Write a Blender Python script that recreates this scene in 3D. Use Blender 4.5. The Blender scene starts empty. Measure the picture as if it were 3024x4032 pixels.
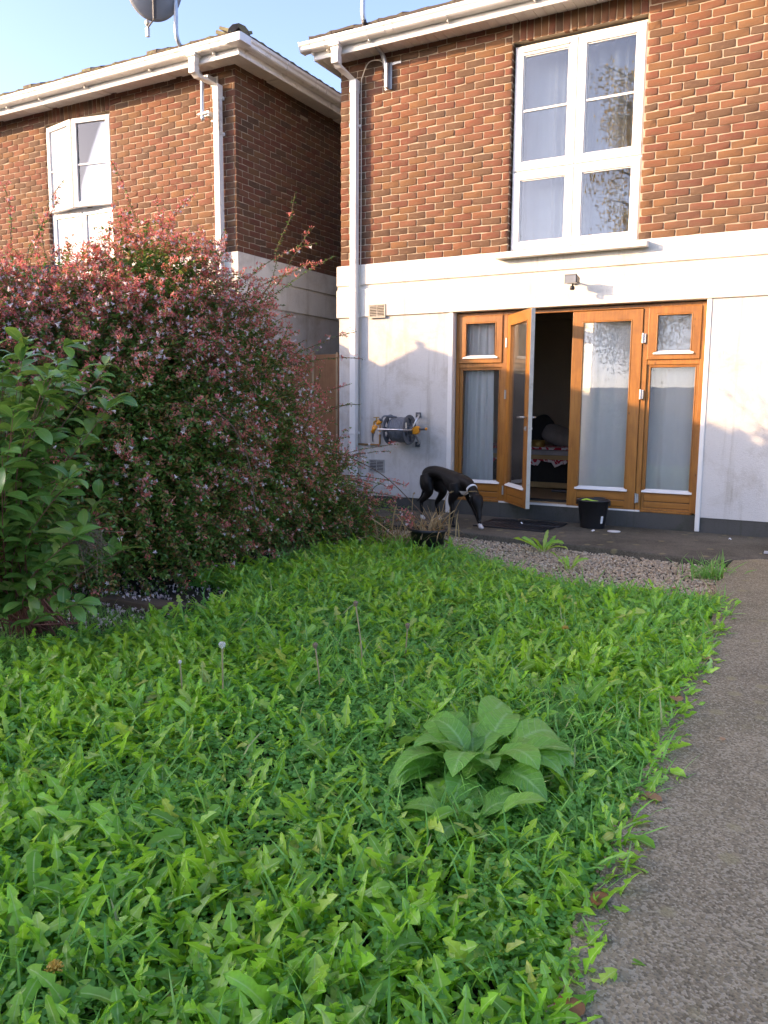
import bpy, bmesh, math, random
import numpy as np
from mathutils import Vector, Matrix

scene = bpy.context.scene
COL = scene.collection
R = math.radians
rng = np.random.default_rng(7)
random.seed(7)

# ------------------------------------------------------------------ camera
CAM_POS = Vector((3.79765, -8.46496, 1.22801))
CAM_R = Vector((0.874664, 0.484678, 0.007049))
CAM_U = Vector((-0.069394, 0.110811, 0.991416))
CAM_F = Vector((-0.479737, 0.867645, -0.130556))
cam_data = bpy.data.cameras.new('camera')
cam_data.sensor_fit = 'VERTICAL'
cam_data.sensor_height = 36.0
cam_data.sensor_width = 27.0
cam_data.lens = 28.389
cam_data.clip_start = 0.05
cam_data.clip_end = 1000.0
cam = bpy.data.objects.new('camera', cam_data)
COL.objects.link(cam)
m = Matrix.Identity(4)
for i in range(3):
    m[i][0] = CAM_R[i]; m[i][1] = CAM_U[i]; m[i][2] = -CAM_F[i]; m[i][3] = CAM_POS[i]
cam.matrix_world = m
scene.camera = cam

# ------------------------------------------------------------------ sky, sun, exposure
SUN_VEC = Vector((-1.25, -1.0, 0.42)).normalized()       # towards the sun
world = bpy.data.worlds.new('World')
scene.world = world
world.use_nodes = True
wn = world.node_tree
bg = wn.nodes['Background']
sky = wn.nodes.new('ShaderNodeTexSky')
sky.sky_type = 'NISHITA'
sky.sun_disc = False
sky.sun_elevation = math.asin(SUN_VEC.z)
sky.sun_rotation = math.atan2(SUN_VEC.x, SUN_VEC.y)
sky.air_density = .45
sky.dust_density = 1.2
sky.ozone_density = 2.6
wn.links.new(sky.outputs[0], bg.inputs[0])
bg.inputs[1].default_value = 0.15
sun_data = bpy.data.lights.new('sun', 'SUN')
sun_data.energy = 2.0
sun_data.angle = R(0.53)
sun_data.color = (0.74, 0.565, 0.365)
sun = bpy.data.objects.new('sun', sun_data)
COL.objects.link(sun)
sun.rotation_euler = SUN_VEC.to_track_quat('Z', 'Y').to_euler()
scene.view_settings.view_transform = 'Standard'
scene.view_settings.look = 'None'
scene.view_settings.exposure = 2.68
scene.view_settings.gamma = 1.0
scene.view_settings.use_white_balance = True          # the phone's balance for open shade
scene.view_settings.white_balance_temperature = 8200
scene.view_settings.white_balance_tint = 19
scene.render.engine = 'CYCLES'
scene.cycles.max_bounces = 10
scene.cycles.transparent_max_bounces = 24

# ------------------------------------------------------------------ helpers
def link(o, parent=None):
    COL.objects.link(o)
    if parent is not None:
        o.parent = parent
    return o

def tag(o, label=None, cat=None, group=None, kind=None):
    if label: o['label'] = label
    if cat: o['category'] = cat
    if group: o['group'] = group
    if kind: o['kind'] = kind
    return o

def empty(name, loc=(0, 0, 0), rz=0, label=None, cat=None, group=None):
    o = bpy.data.objects.new(name, None)
    o.empty_display_size = 0.1
    o.location = loc
    o.rotation_euler = (0, 0, rz)
    link(o)
    return tag(o, label, cat, group)

def put(name, mesh, parent=None, mat=None):
    o = bpy.data.objects.new(name, mesh)
    if mat is not None and len(mesh.materials) == 0:
        mesh.materials.append(mat)
    return link(o, parent)

def mesh_np(name, V, F, u=None, mat=None, smooth=False):
    """triangle mesh straight from arrays"""
    me = bpy.data.meshes.new(name)
    V = np.asarray(V, np.float32); F = np.asarray(F, np.int32)
    me.vertices.add(len(V)); me.vertices.foreach_set('co', V.ravel())
    me.loops.add(F.size); me.loops.foreach_set('vertex_index', F.ravel())
    n = len(F)
    me.polygons.add(n)
    me.polygons.foreach_set('loop_start', np.arange(0, 3 * n, 3, dtype=np.int32))
    me.polygons.foreach_set('loop_total', np.full(n, 3, np.int32))
    if smooth:
        me.polygons.foreach_set('use_smooth', np.ones(n, bool))
    me.update(calc_edges=True)
    if u is not None:
        a = me.attributes.new('u', 'FLOAT', 'POINT')
        a.data.foreach_set('value', np.asarray(u, np.float32))
    if mat is not None:
        me.materials.append(mat)
    return me

class MB:
    """collects shapes, builds one mesh object"""
    def __init__(s):
        s.v = []; s.f = []
    def add(s, vs, fs):
        b = len(s.v)
        s.v += [tuple(v) for v in vs]
        s.f += [tuple(i + b for i in f) for f in fs]
        return s
    def box(s, x0, x1, y0, y1, z0, z1):
        return s.add([(x0, y0, z0), (x1, y0, z0), (x1, y1, z0), (x0, y1, z0), (x0, y0, z1), (x1, y0, z1), (x1, y1, z1), (x0, y1, z1)],
                     [(0, 3, 2, 1), (4, 5, 6, 7), (0, 1, 5, 4), (1, 2, 6, 5), (2, 3, 7, 6), (3, 0, 4, 7)])
    def prof(s, P, axis, a0, a1):
        """closed profile; axis x: P=(y,z); axis y: P=(x,z); axis z: P=(x,y)"""
        n = len(P)
        def mk(p, a):
            return (a, p[0], p[1]) if axis == 'x' else (p[0], a, p[1]) if axis == 'y' else (p[0], p[1], a)
        vs = [mk(p, a0) for p in P] + [mk(p, a1) for p in P]
        fs = [tuple(range(n))[::-1], tuple(range(n, 2 * n))] + [(i, (i + 1) % n, n + (i + 1) % n, n + i) for i in range(n)]
        return s.add(vs, fs)
    def tube(s, pts, r, n=8, cap=True):
        pts = [Vector(p) for p in pts]
        rs = r if isinstance(r, (list, tuple)) else [r] * len(pts)
        rings = []
        ref = None
        for i, p in enumerate(pts):
            t = (pts[min(i + 1, len(pts) - 1)] - pts[max(i - 1, 0)])
            t = t.normalized() if t.length > 1e-9 else Vector((0, 0, 1))
            if ref is None:
                ref = Vector((0, 0, 1)) if abs(t.z) < .9 else Vector((1, 0, 0))
            a = t.cross(ref)
            if a.length < 1e-6: a = t.cross(Vector((0, 1, 0)))
            a.normalize()
            b = a.cross(t).normalized()
            ref = b
            rings.append([p + (a * math.cos(2 * math.pi * k / n) + b * math.sin(2 * math.pi * k / n)) * rs[i] for k in range(n)])
        vs = [v for rg in rings for v in rg]
        fs = []
        for i in range(len(pts) - 1):
            for k in range(n):
                fs.append((i * n + k, i * n + (k + 1) % n, (i + 1) * n + (k + 1) % n, (i + 1) * n + k))
        if cap:
            fs.append(tuple(range(n))[::-1]); fs.append(tuple(range((len(pts) - 1) * n, len(pts) * n)))
        return s.add(vs, fs)
    def lathe(s, P, origin=(0, 0, 0), axis=(0, 0, 1), n=24, close=False):
        """P = list of (radius, height along axis)"""
        ax = Vector(axis).normalized()
        a = ax.orthogonal().normalized(); b = ax.cross(a)
        o = Vector(origin)
        vs = []; fs = []
        for r_, h in P:
            for k in range(n):
                t = 2 * math.pi * k / n
                vs.append(o + ax * h + (a * math.cos(t) + b * math.sin(t)) * r_)
        m_ = len(P)
        for i in range(m_ if close else m_ - 1):
            j = (i + 1) % m_
            for k in range(n):
                fs.append((i * n + k, i * n + (k + 1) % n, j * n + (k + 1) % n, j * n + k))
        return s.add(vs, fs)
    def obj(s, name, mat, parent=None, bev=0, smooth=False, seg=2):
        me = bpy.data.meshes.new(name)
        me.from_pydata(s.v, [], s.f)
        bm = bmesh.new(); bm.from_mesh(me)
        bmesh.ops.recalc_face_normals(bm, faces=bm.faces)
        bm.to_mesh(me); bm.free()
        if smooth:
            me.polygons.foreach_set('use_smooth', np.ones(len(me.polygons), bool))
        o = put(name, me, parent, mat)
        if bev:
            b = o.modifiers.new('bevel', 'BEVEL'); b.width = bev; b.segments = seg; b.limit_method = 'ANGLE'; b.angle_limit = R(40)
        return o

def catmull(P, n):
    P = [np.array(p, float) for p in P]
    P = [2 * P[0] - P[1]] + P + [2 * P[-1] - P[-2]]
    out = []
    for i in range(1, len(P) - 2):
        for k in range(n):
            t = k / n
            p0, p1, p2, p3 = P[i - 1], P[i], P[i + 1], P[i + 2]
            out.append(.5 * ((2 * p1) + (-p0 + p2) * t + (2 * p0 - 5 * p1 + 4 * p2 - p3) * t * t + (-p0 + 3 * p1 - 3 * p2 + p3) * t ** 3))
    out.append(P[-2])
    return out

def in_view(p, mx=40):
    """True where a point falls inside the photograph (3024 x 4032)"""
    v = Vector(p) - CAM_POS
    d = v.dot(CAM_F)
    if d < .2: return False
    x = 1512 + 3179.6 * v.dot(CAM_R) / d; y = 2016 - 3179.6 * v.dot(CAM_U) / d
    return -mx < x < 3024 + mx and -mx < y < 4032 + mx

# ------------------------------------------------------------------ materials
class N:
    def __init__(s, name):
        s.m = bpy.data.materials.new(name); s.m.use_nodes = True
        s.t = s.m.node_tree; s.p = s.t.nodes['Principled BSDF']; s.out = s.t.nodes['Material Output']
    def n(s, typ, **kw):
        nd = s.t.nodes.new('ShaderNode' + typ)
        for k, v in kw.items():
            if k in nd.inputs: nd.inputs[k].default_value = v
            else: setattr(nd, k, v)
        return nd
    def l(s, a, b): s.t.links.new(a, b)
    def noise(s, scale, detail=4, rough=.55, vec=None, dist=0):
        nd = s.n('TexNoise'); nd.inputs['Scale'].default_value = scale; nd.inputs['Detail'].default_value = detail
        nd.inputs['Roughness'].default_value = rough; nd.inputs['Distortion'].default_value = dist
        if vec is not None: s.l(vec, nd.inputs['Vector'])
        return nd.outputs['Fac']
    def obj(s, scale=None):
        c = s.n('TexCoord').outputs['Object']
        if scale is None: return c
        mp = s.n('Mapping'); mp.inputs['Scale'].default_value = scale; s.l(c, mp.inputs['Vector'])
        return mp.outputs['Vector']
    def ramp(s, fac, stops, interp='LINEAR'):
        r = s.n('ValToRGB'); r.color_ramp.interpolation = interp
        el = r.color_ramp.elements
        while len(el) < len(stops): el.new(.5)
        for e, (p, c) in zip(el, stops):
            e.position = p; e.color = (*c, 1) if len(c) == 3 else c
        s.l(fac, r.inputs['Fac'])
        return r.outputs['Color']
    def mix(s, fac, a, b, mode='MIX'):
        x = s.n('Mix'); x.data_type = 'RGBA'; x.blend_type = mode
        for sock, val in ((x.inputs[0], fac), (x.inputs[6], a), (x.inputs[7], b)):
            if isinstance(val, (int, float)): sock.default_value = val
            elif isinstance(val, tuple): sock.default_value = (*val, 1)
            else: s.l(val, sock)
        return x.outputs[2]
    def math(s, op, a, b=0.0, clamp=False):
        x = s.n('Math'); x.operation = op; x.use_clamp = clamp
        for sock, val in ((x.inputs[0], a), (x.inputs[1], b)):
            if isinstance(val, (int, float)): sock.default_value = val
            else: s.l(val, sock)
        return x.outputs[0]
    def bump(s, h, strength=.3, dist=.01):
        b = s.n('Bump'); b.inputs['Strength'].default_value = strength; b.inputs['Distance'].default_value = dist
        s.l(h, b.inputs['Height']); s.l(b.outputs[0], s.p.inputs['Normal'])
    def rnd(s):
        """0..1, different for each joined piece and for each object"""
        g = s.n('NewGeometry').outputs['Random Per Island']; o = s.n('ObjectInfo').outputs['Random']
        return s.math('FRACT', s.math('ADD', s.math('MULTIPLY', g, 7.31), s.math('MULTIPLY', o, 5.77)))
    def base(s, c): 
        if isinstance(c, tuple): s.p.inputs['Base Color'].default_value = (*c, 1)
        else: s.l(c, s.p.inputs['Base Color'])
    def rough(s, v):
        if isinstance(v, (int, float)): s.p.inputs['Roughness'].default_value = v
        else: s.l(v, s.p.inputs['Roughness'])

def plain(name, col, rough=.5, var=.15, scale=9, metal=0, bump=.0, bscale=80, dirt=None, spec=.5):
    k = N(name); o = k.obj()
    f = k.noise(scale, 5, .6, o)
    c = k.ramp(f, [(.3, tuple(x * (1 - var) for x in col)), (.7, tuple(min(1, x * (1 + var)) for x in col))])
    if dirt:
        g = k.noise(dirt[1], 6, .7, o)
        c = k.mix(k.ramp(g, [(dirt[2], (0, 0, 0)), (min(1, dirt[2] + .18), (1, 1, 1))]), c, dirt[0])
    k.base(c); k.p.inputs['Metallic'].default_value = metal; k.p.inputs['Specular IOR Level'].default_value = spec
    k.rough(k.math('ADD', k.math('MULTIPLY', k.noise(scale * 3, 3, .5, o), .2), rough - .1))
    if bump: k.bump(k.noise(bscale, 4, .6, o), bump, .004)
    return k.m

def mat_brick():
    k = N('brick_clay'); o = k.obj(); r = k.rnd()
    tone = k.ramp(r, [(0, (0.157, 0.056, 0.034)), (.16, (0.170, 0.069, 0.037)), (.32, (0.141, 0.049, 0.032)), (.46, (0.170, 0.080, 0.037)), (.58, (0.166, 0.069, 0.041)),
                      (.70, (0.150, 0.072, 0.034)), (.79, (0.109, 0.057, 0.034)), (.90, (0.095, 0.053, 0.034)), (1, (0.161, 0.058, 0.035))], 'CONSTANT')
    n1 = k.noise(14, 5, .65, o)
    tone = k.mix(k.ramp(n1, [(.42, (0, 0, 0)), (.72, (.75, .75, .75))]), tone, (.125, .075, .046))
    n2 = k.noise(45, 4, .7, o)
    tone = k.mix(k.ramp(n2, [(.55, (0, 0, 0)), (.78, (.35, .35, .35))]), tone, (.21, .125, .072))
    w = k.noise(.9, 5, .65, k.n('NewGeometry').outputs['Position'])
    tone = k.mix(k.ramp(w, [(.48, (0, 0, 0)), (.72, (.45, .45, .45))]), tone, (.115, .08, .055), 'MIX')
    k.base(tone); k.rough(.88); k.p.inputs['Specular IOR Level'].default_value = .25
    k.bump(k.math('ADD', k.noise(60, 5, .7, o), k.math('MULTIPLY', k.noise(18, 3, .6, o), .8)), .7, .006)
    return k.m

def mat_mortar():
    k = N('mortar'); o = k.obj()
    k.base(k.ramp(k.noise(5, 6, .65, o), [(.3, (.30, .235, .165)), (.7, (.42, .335, .245))]))
    k.rough(.95); k.bump(k.noise(120, 4, .7, o), .6, .004)
    return k.m

def mat_render(name, col, stain, amount, streak=True):
    """painted masonry: fine grit, grey weathering and streaks with a shape of their own"""
    k = N(name); o = k.obj()
    c = k.ramp(k.noise(3, 5, .6, o), [(.3, tuple(x * .94 for x in col)), (.7, col)])
    a = k.noise(2.2, 7, .72, o, .4)
    c = k.mix(k.ramp(a, [(.50, (0, 0, 0)), (.72, (amount,) * 3)]), c, stain)
    if streak:
        b = k.noise(1.0, 6, .7, k.obj((9, 9, .55)))
        c = k.mix(k.ramp(b, [(.54, (0, 0, 0)), (.72, (amount * .8,) * 3)]), c, tuple(x * .85 for x in stain))
    g = k.noise(70, 3, .7, o)
    c = k.mix(k.ramp(g, [(.58, (0, 0, 0)), (.75, (amount * .6,) * 3)]), c, tuple(x * .6 for x in stain))
    k.base(c); k.rough(.9); k.p.inputs['Specular IOR Level'].default_value = .2
    k.bump(k.math('ADD', k.noise(95, 4, .75, o), k.math('MULTIPLY', k.noise(30, 3, .6, o), .7)), .55, .006)
    return k.m

def mat_wood(name, a, b, rough=.4, axis='z', grain=1.0):
    k = N(name)
    sc = {'z': (34, 34, 2.2), 'x': (2.2, 34, 34), 'y': (34, 2.2, 34)}[axis]
    v = k.obj(tuple(x * grain for x in sc))
    f = k.noise(1, 6, .65, v, .6)
    f2 = k.noise(2.4, 3, .5, v)
    c = k.ramp(k.math('ADD', k.math('MULTIPLY', f, .75), k.math('MULTIPLY', f2, .25)), [(.28, a), (.5, tuple((x + y) / 2 for x, y in zip(a, b))), (.72, b)])
    kn = k.n('TexVoronoi'); kn.inputs['Scale'].default_value = 5.0; kn.inputs['Randomness'].default_value = 1.0
    k.l(k.obj((1.5, 1.5, .8)), kn.inputs['Vector'])
    c = k.mix(k.ramp(kn.outputs['Distance'], [(.03, (.8, .8, .8)), (.075, (0, 0, 0))]), c, tuple(x * .35 for x in a))
    c = k.mix(k.ramp(k.noise(1.3, 5, .7, k.obj()), [(.48, (0, 0, 0)), (.70, (.75, .75, .75))]), c, tuple(x * .62 for x in a))
    k.base(c); k.rough(k.math('ADD', k.math('MULTIPLY', f, .25), rough - .1)); k.bump(f, .25, .002)
    return k.m

def mat_leaf(name, stops, rough=.45, trans=.35, rib=None, tcol=None, spot=None, spec=.4, patchc=None, veins=False):
    k = N(name); o = k.obj(); r = k.rnd()
    c = k.ramp(r, stops)
    c = k.mix(k.ramp(k.noise(30, 4, .6, o), [(.35, (0, 0, 0)), (.75, (.35, .35, .35))]), c, tuple(x * .55 for x in stops[0][1]))
    if patchc:
        wp = k.n('NewGeometry').outputs['Position']
        c = k.mix(k.ramp(k.noise(1.3, 4, .6, wp), [(.42, (0, 0, 0)), (.66, (.6, .6, .6))]), c, k.mix(.5, c, patchc))
    if spot:
        c = k.mix(k.ramp(k.noise(18, 5, .7, o), [(.62, (0, 0, 0)), (.74, (.8, .8, .8))]), c, spot)
    if veins:
        ta = k.n('Attribute'); ta.attribute_name = 'tt'; ua = k.n('Attribute'); ua.attribute_name = 'u'
        fr = k.math('FRACT', k.math('SUBTRACT', k.math('MULTIPLY', ta.outputs['Fac'], 13.0), k.math('MULTIPLY', ua.outputs['Fac'], 1.6)))
        vn = k.ramp(fr, [(.0, (1, 1, 1)), (.13, (0, 0, 0)), (.9, (0, 0, 0)), (1, (1, 1, 1))])
        c = k.mix(k.math('MULTIPLY', vn, .42), c, rib)
        k.bump(k.math('ADD', vn, k.math('MULTIPLY', k.noise(9, 4, .6, o), 1.6)), .4, .02)
    if rib:
        u = k.n('Attribute'); u.attribute_name = 'u'
        c = k.mix(k.ramp(u.outputs['Fac'], [(.0, (.85, .85, .85)), (.16, (0, 0, 0))]), c, rib)
    k.base(c); k.rough(rough); k.p.inputs['Specular IOR Level'].default_value = spec
    if trans:
        t = k.n('BsdfTranslucent'); mx = k.n('MixShader'); mx.inputs[0].default_value = trans
        cc = k.mix(.5, c, tcol) if tcol else c
        k.l(cc, t.inputs['Color']); k.l(k.p.outputs[0], mx.inputs[1]); k.l(t.outputs[0], mx.inputs[2]); k.l(mx.outputs[0], k.out.inputs['Surface'])
    return k.m

def mat_glass(name, tint=(.93, .95, .95), rough=.0, film=0.0, refl=1.0):
    k = N(name)
    tr = k.n('BsdfTransparent'); tr.inputs['Color'].default_value = (*tint, 1)
    gl = k.n('BsdfGlossy'); gl.inputs['Roughness'].default_value = rough
    fr = k.n('Fresnel'); fr.inputs['IOR'].default_value = 1.52
    mx = k.n('MixShader'); k.l(k.math('MULTIPLY', fr.outputs[0], refl, True), mx.inputs[0])
    k.l(tr.outputs[0], mx.inputs[1]); k.l(gl.outputs[0], mx.inputs[2])
    last = mx.outputs[0]
    if film:
        df = k.n('BsdfDiffuse'); df.inputs['Color'].default_value = (.8, .82, .85, 1)
        m2 = k.n('MixShader'); o = k.obj((1, 1, .6))
        k.l(k.ramp(k.noise(6, 6, .7, o), [(.3, (film * .5,) * 3), (.75, (film * 1.6,) * 3)]), m2.inputs[0])
        k.l(last, m2.inputs[1]); k.l(df.outputs[0], m2.inputs[2]); last = m2.outputs[0]
    k.l(last, k.out.inputs['Surface'])
    return k.m

def mat_concrete(name, dark, mid, light, lichen=True, speck=1.0):
    k = N(name); o = k.obj()
    c = k.ramp(k.noise(2.1, 6, .65, o), [(.3, dark), (.55, mid), (.75, tuple(x * 1.12 for x in mid))])
    c = k.mix(k.ramp(k.noise(.75, 5, .65, o, .5), [(.48, (0, 0, 0)), (.66, (.7, .7, .7))]), c, tuple(x * f_ for x, f_ in zip(dark, (.78, .84, .72))))
    c = k.mix(k.ramp(k.noise(5.5, 5, .7, o), [(.54, (0, 0, 0)), (.72, (.5, .5, .5))]), c, tuple(x * 1.35 for x in mid))
    v = k.n('TexVoronoi'); v.inputs['Scale'].default_value = 150; k.l(o, v.inputs['Vector'])
    sep = k.n('SeparateColor'); k.l(v.outputs['Color'], sep.inputs[0])
    c = k.mix(k.ramp(sep.outputs[0], [(.55, (0, 0, 0)), (.62, (.55 * speck,) * 3)], 'LINEAR'), c, light)
    c = k.mix(k.ramp(sep.outputs[1], [(.66, (0, 0, 0)), (.74, (.55 * speck,) * 3)]), c, tuple(x * .45 for x in dark))
    if lichen:
        vv = k.n('TexVoronoi'); vv.inputs['Scale'].default_value = 7.5; k.l(k.mix(.06, o, k.n('TexNoise', Scale=14.0).outputs['Color']), vv.inputs['Vector'])
        s2 = k.n('SeparateColor'); k.l(vv.outputs['Color'], s2.inputs[0])
        sp = k.math('MULTIPLY', k.ramp(vv.outputs['Distance'], [(.16, (1, 1, 1)), (.26, (0, 0, 0))]), k.ramp(s2.outputs[0], [(.50, (0, 0, 0)), (.58, (.6, .6, .6))]))
        c = k.mix(sp, c, (.29, .24, .12))
    k.base(c); k.rough(.93); k.p.inputs['Specular IOR Level'].default_value = .2
    k.bump(k.math('ADD', v.outputs['Distance'], k.math('MULTIPLY', k.noise(40, 5, .7, o), .8)), .6, .006)
    return k.m

MAT = {}
MAT['brick'] = mat_brick()
MAT['mortar'] = mat_mortar()
MAT['render'] = mat_render('white_render', (.58, .56, .53), (.34, .295, .235), .68)
MAT['band'] = mat_render('white_band', (.70, .67, .60), (.42, .36, .27), .62)
MAT['plinth'] = mat_render('dark_plinth', (.085, .082, .075), (.045, .05, .03), .8)
MAT['trim'] = plain('trim_white', (.70, .68, .64), .6, .05, 6, 0, .15, 60, ((.45, .42, .36), 3.5, .62))
MAT['upvc'] = plain('white_plastic', (.72, .71, .68), .34, .05, 4, 0, 0, 60, ((.46, .42, .35), 3.0, .58))
MAT['upvc_dirty'] = plain('weathered_plastic', (.78, .75, .69), .4, .06, 5, 0, 0, 60, ((.30, .25, .17), 5.0, .55))
MAT['pvc_soffit'] = plain('soffit_plastic', (.80, .76, .70), .4, .05, 5)  # one even pale plastic tone
MAT['oak'] = mat_wood('varnished_wood', (.205, .072, .011), (.42, .172, .030), .38)
MAT['oak_h'] = mat_wood('varnished_wood_across', (.205, .072, .011), (.42, .172, .030), .38, 'x')
MAT['edge'] = plain('door_edge_paint', (.50, .46, .38), .5, .12, 12, 0, 0, 60, ((.25, .18, .10), 8, .6))
MAT['glass'] = mat_glass('window_glass', (.97, .98, .98), .0, .02)
MAT['glass_up'] = mat_glass('window_glass_double', (.86, .89, .90), .0, .0, 1.9)
MAT['milky'] = mat_glass('milky_glass', (.90, .92, .92), .18, .55)
MAT['metal'] = plain('galvanised_metal', (.42, .43, .44), .42, .15, 14, .85)
MAT['steel'] = plain('brushed_steel', (.6, .6, .6), .3, .08, 20, 1.0)
MAT['black_pl'] = plain('black_plastic', (.018, .018, .02), .42, .2, 20, 0, .1, 120)
MAT['grey_pl'] = plain('grey_plastic', (.085, .09, .10), .45, .12, 20)
MAT['hose'] = plain('grey_hose', (.15, .16, .18), .4, .12, 20)
MAT['orange'] = plain('orange_plastic', (.75, .27, .015), .4, .06, 10)
MAT['copper'] = plain('tarnished_copper', (.42, .24, .10), .45, .25, 25, .6)
MAT['brass'] = plain('old_brass', (.40, .25, .07), .45, .25, 25, .7)
MAT['tile'] = plain('roof_tile', (.075, .06, .05), .85, .3, 9, 0, .5, 50, ((.13, .135, .07), 7, .5))
MAT['tile_moss'] = plain('mossy_tile', (.10, .075, .055), .9, .35, 11, 0, .7, 45, ((.16, .16, .075), 9, .46))
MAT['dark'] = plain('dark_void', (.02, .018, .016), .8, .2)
MAT['room'] = plain('room_plaster', (.46, .40, .33), .8, .05, 2)
MAT['floorwood'] = mat_wood('floor_laminate', (.28, .17, .08), (.42, .28, .15), .45, 'x')
MAT['path'] = mat_concrete('path_concrete', (.195, .150, .092), (.295, .232, .145), (.43, .36, .25))
MAT['patio'] = mat_concrete('patio_concrete', (.068, .058, .043), (.135, .115, .085), (.23, .20, .155), True, .5)
k = N('soil'); o_ = k.obj()
k.base(k.ramp(k.noise(9, 6, .7, o_), [(.3, (.022, .016, .010)), (.7, (.055, .042, .026))])); k.rough(.95); k.bump(k.noise(60, 5, .7, o_), .8, .02); MAT['soil'] = k.m
k = N('pebble'); r_ = k.rnd()
k.base(k.mix(.25, k.ramp(r_, [(0, (.52, .34, .18)), (.2, (.66, .49, .30)), (.4, (.38, .25, .15)), (.55, (.70, .57, .39)), (.7, (.54, .39, .24)), (.85, (.30, .23, .16)), (1, (.76, .65, .49))]), k.ramp(k.noise(90, 4, .6, k.obj()), [(.3, (.16, .12, .08)), (.7, (.5, .42, .32))]))); k.rough(.75); MAT['pebble'] = k.m
MAT['curtain'] = None
k = N('white_curtain'); o_ = k.obj((14, 14, 1))
c_ = k.ramp(k.noise(1, 3, .5, o_), [(.3, (.88, .91, .90)), (.7, (.95, .96, .95))]); k.base(c_); k.rough(.9)
t_ = k.n('BsdfTranslucent'); t_.inputs['Color'].default_value = (.7, .74, .75, 1); mx_ = k.n('MixShader'); mx_.inputs[0].default_value = .3
k.l(k.p.outputs[0], mx_.inputs[1]); k.l(t_.outputs[0], mx_.inputs[2]); k.l(mx_.outputs[0], k.out.inputs['Surface']); MAT['curtain'] = k.m
MAT['twig'] = plain('brown_twig', (.13, .075, .045), .8, .3, 20)
MAT['straw'] = mat_leaf('dry_straw', [(0, (.42, .27, .12)), (.5, (.55, .39, .19)), (1, (.36, .21, .09))], .7, .25)
MAT['dandelion'] = mat_leaf('dandelion_leaf', [(0, (.075, .25, .025)), (.25, (.14, .42, .035)), (.5, (.21, .55, .048)), (.75, (.30, .65, .066)), (.93, (.42, .68, .10)), (1, (.52, .48, .14))], .36, .45, (.50, .66, .26), (.50, .92, .05), None, .6, (.42, .56, .05))
MAT['clover'] = mat_leaf('clover_leaf', [(0, (.085, .30, .055)), (.5, (.14, .42, .08)), (1, (.19, .50, .10))], .5, .40, None, (.26, .66, .09))
MAT['grass'] = mat_leaf('grass_blade', [(0, (.09, .33, .06)), (.5, (.15, .47, .085)), (.9, (.21, .52, .11)), (1, (.55, .49, .24))], .45, .4, None, (.4, .66, .08))
MAT['dock'] = mat_leaf('dock_leaf', [(0, (.12, .35, .055)), (.5, (.17, .45, .065)), (1, (.26, .53, .085))], .38, .34, (.32, .56, .20), (.36, .70, .10), None, .5, None, True)
MAT['abelia'] = mat_leaf('glossy_shrub_leaf', [(0, (.070, .18, .036)), (.35, (.125, .28, .052)), (.62, (.19, .36, .070)), (.74, (.29, .32, .07)), (.86, (.44, .22, .085)), (1, (.46, .18, .09))], .30, .38, (.06, .09, .03), None, None, .5)
MAT['sepal'] = mat_leaf('pink_sepal', [(0, (.64, .12, .115)), (.35, (.80, .21, .19)), (.6, (.86, .34, .31)), (.8, (.72, .28, .13)), (1, (.90, .54, .50))], .6, .45)
MAT['petal'] = mat_leaf('pale_petal', [(0, (.80, .70, .70)), (.5, (.84, .77, .76)), (1, (.78, .58, .62))], .6, .35)
MAT['photinia'] = mat_leaf('broad_shrub_leaf', [(0, (.065, .18, .040)), (.3, (.095, .24, .052)), (.6, (.13, .30, .062)), (.85, (.19, .36, .08)), (1, (.26, .33, .09))], .27, .28, (.24, .32, .10), (.34, .5, .06), None, .55)
MAT['birch_leaf'] = mat_leaf('autumn_birch_leaf', [(0, (.55, .42, .10)), (.5, (.75, .52, .13)), (1, (.42, .38, .10))], .5, .6)
MAT['bark'] = plain('pale_bark', (.34, .31, .27), .85, .4, 6, 0, .5, 20)
MAT['dryleaf'] = mat_leaf('fallen_leaf', [(0, (.34, .13, .05)), (.5, (.42, .24, .12)), (1, (.26, .12, .05))], .6, .15)
MAT['timber'] = mat_wood('weathered_timber', (.06, .042, .03), (.13, .095, .065), .8, 'x')
MAT['panel_wood'] = mat_wood('brown_fence_panel', (.26, .11, .045), (.38, .18, .08), .6, 'z')
# ================================================================== ground, path, patio
def sheet(name, poly, z, mat, thick=0, kind='structure'):
    n = len(poly)
    b = MB()
    if thick:
        b.prof(poly, 'z', z - thick, z)
    else:
        b.add([(x, y, z) for x, y in poly], [tuple(range(n))])
    return tag(b.obj(name, mat), kind=kind)

ground = sheet('ground', [(-300, -300), (300, -300), (300, 300), (-300, 300)], -.075, MAT['soil'])

def wobble_edge(x, y0, y1, n, amp):
    return [(x + rng.normal(0, amp), y0 + (y1 - y0) * i / n) for i in range(n + 1)]
def path_edge(y):
    return np.interp(-np.asarray(y), [2.6, 3.1, 3.8, 5.2, 6.0, 6.7, 7.0, 14], [3.17, 3.25, 3.25, 3.29, 3.315, 3.34, 3.365, 3.58])
path_poly = [(5.2, -1.22)] + wobble_edge(3.15, -1.22, -2.6, 10, .012) + [(path_edge(y_) + rng.normal(0, .012), y_) for y_ in np.linspace(-2.7, -14.0, 90)] + [(5.2, -14.0)]
path = sheet('path', path_poly, -.002, MAT['path'], .10)
pe = []
for i in range(26):
    x = -1.5 + 7.6 * i / 25
    pe.append((x, -1.16 - .118 * x + rng.normal(0, .006) if x < 3.1 else -1.21))
patio = sheet('patio', [(6.1, -.001), (-1.5, -.001)] + pe, .003, MAT['patio'], .10)
for o_n, o_b in (('path', path), ('patio', patio)):
    bv = o_b.modifiers.new('bevel', 'BEVEL'); bv.width = .012; bv.segments = 2; bv.limit_method = 'ANGLE'

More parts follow.
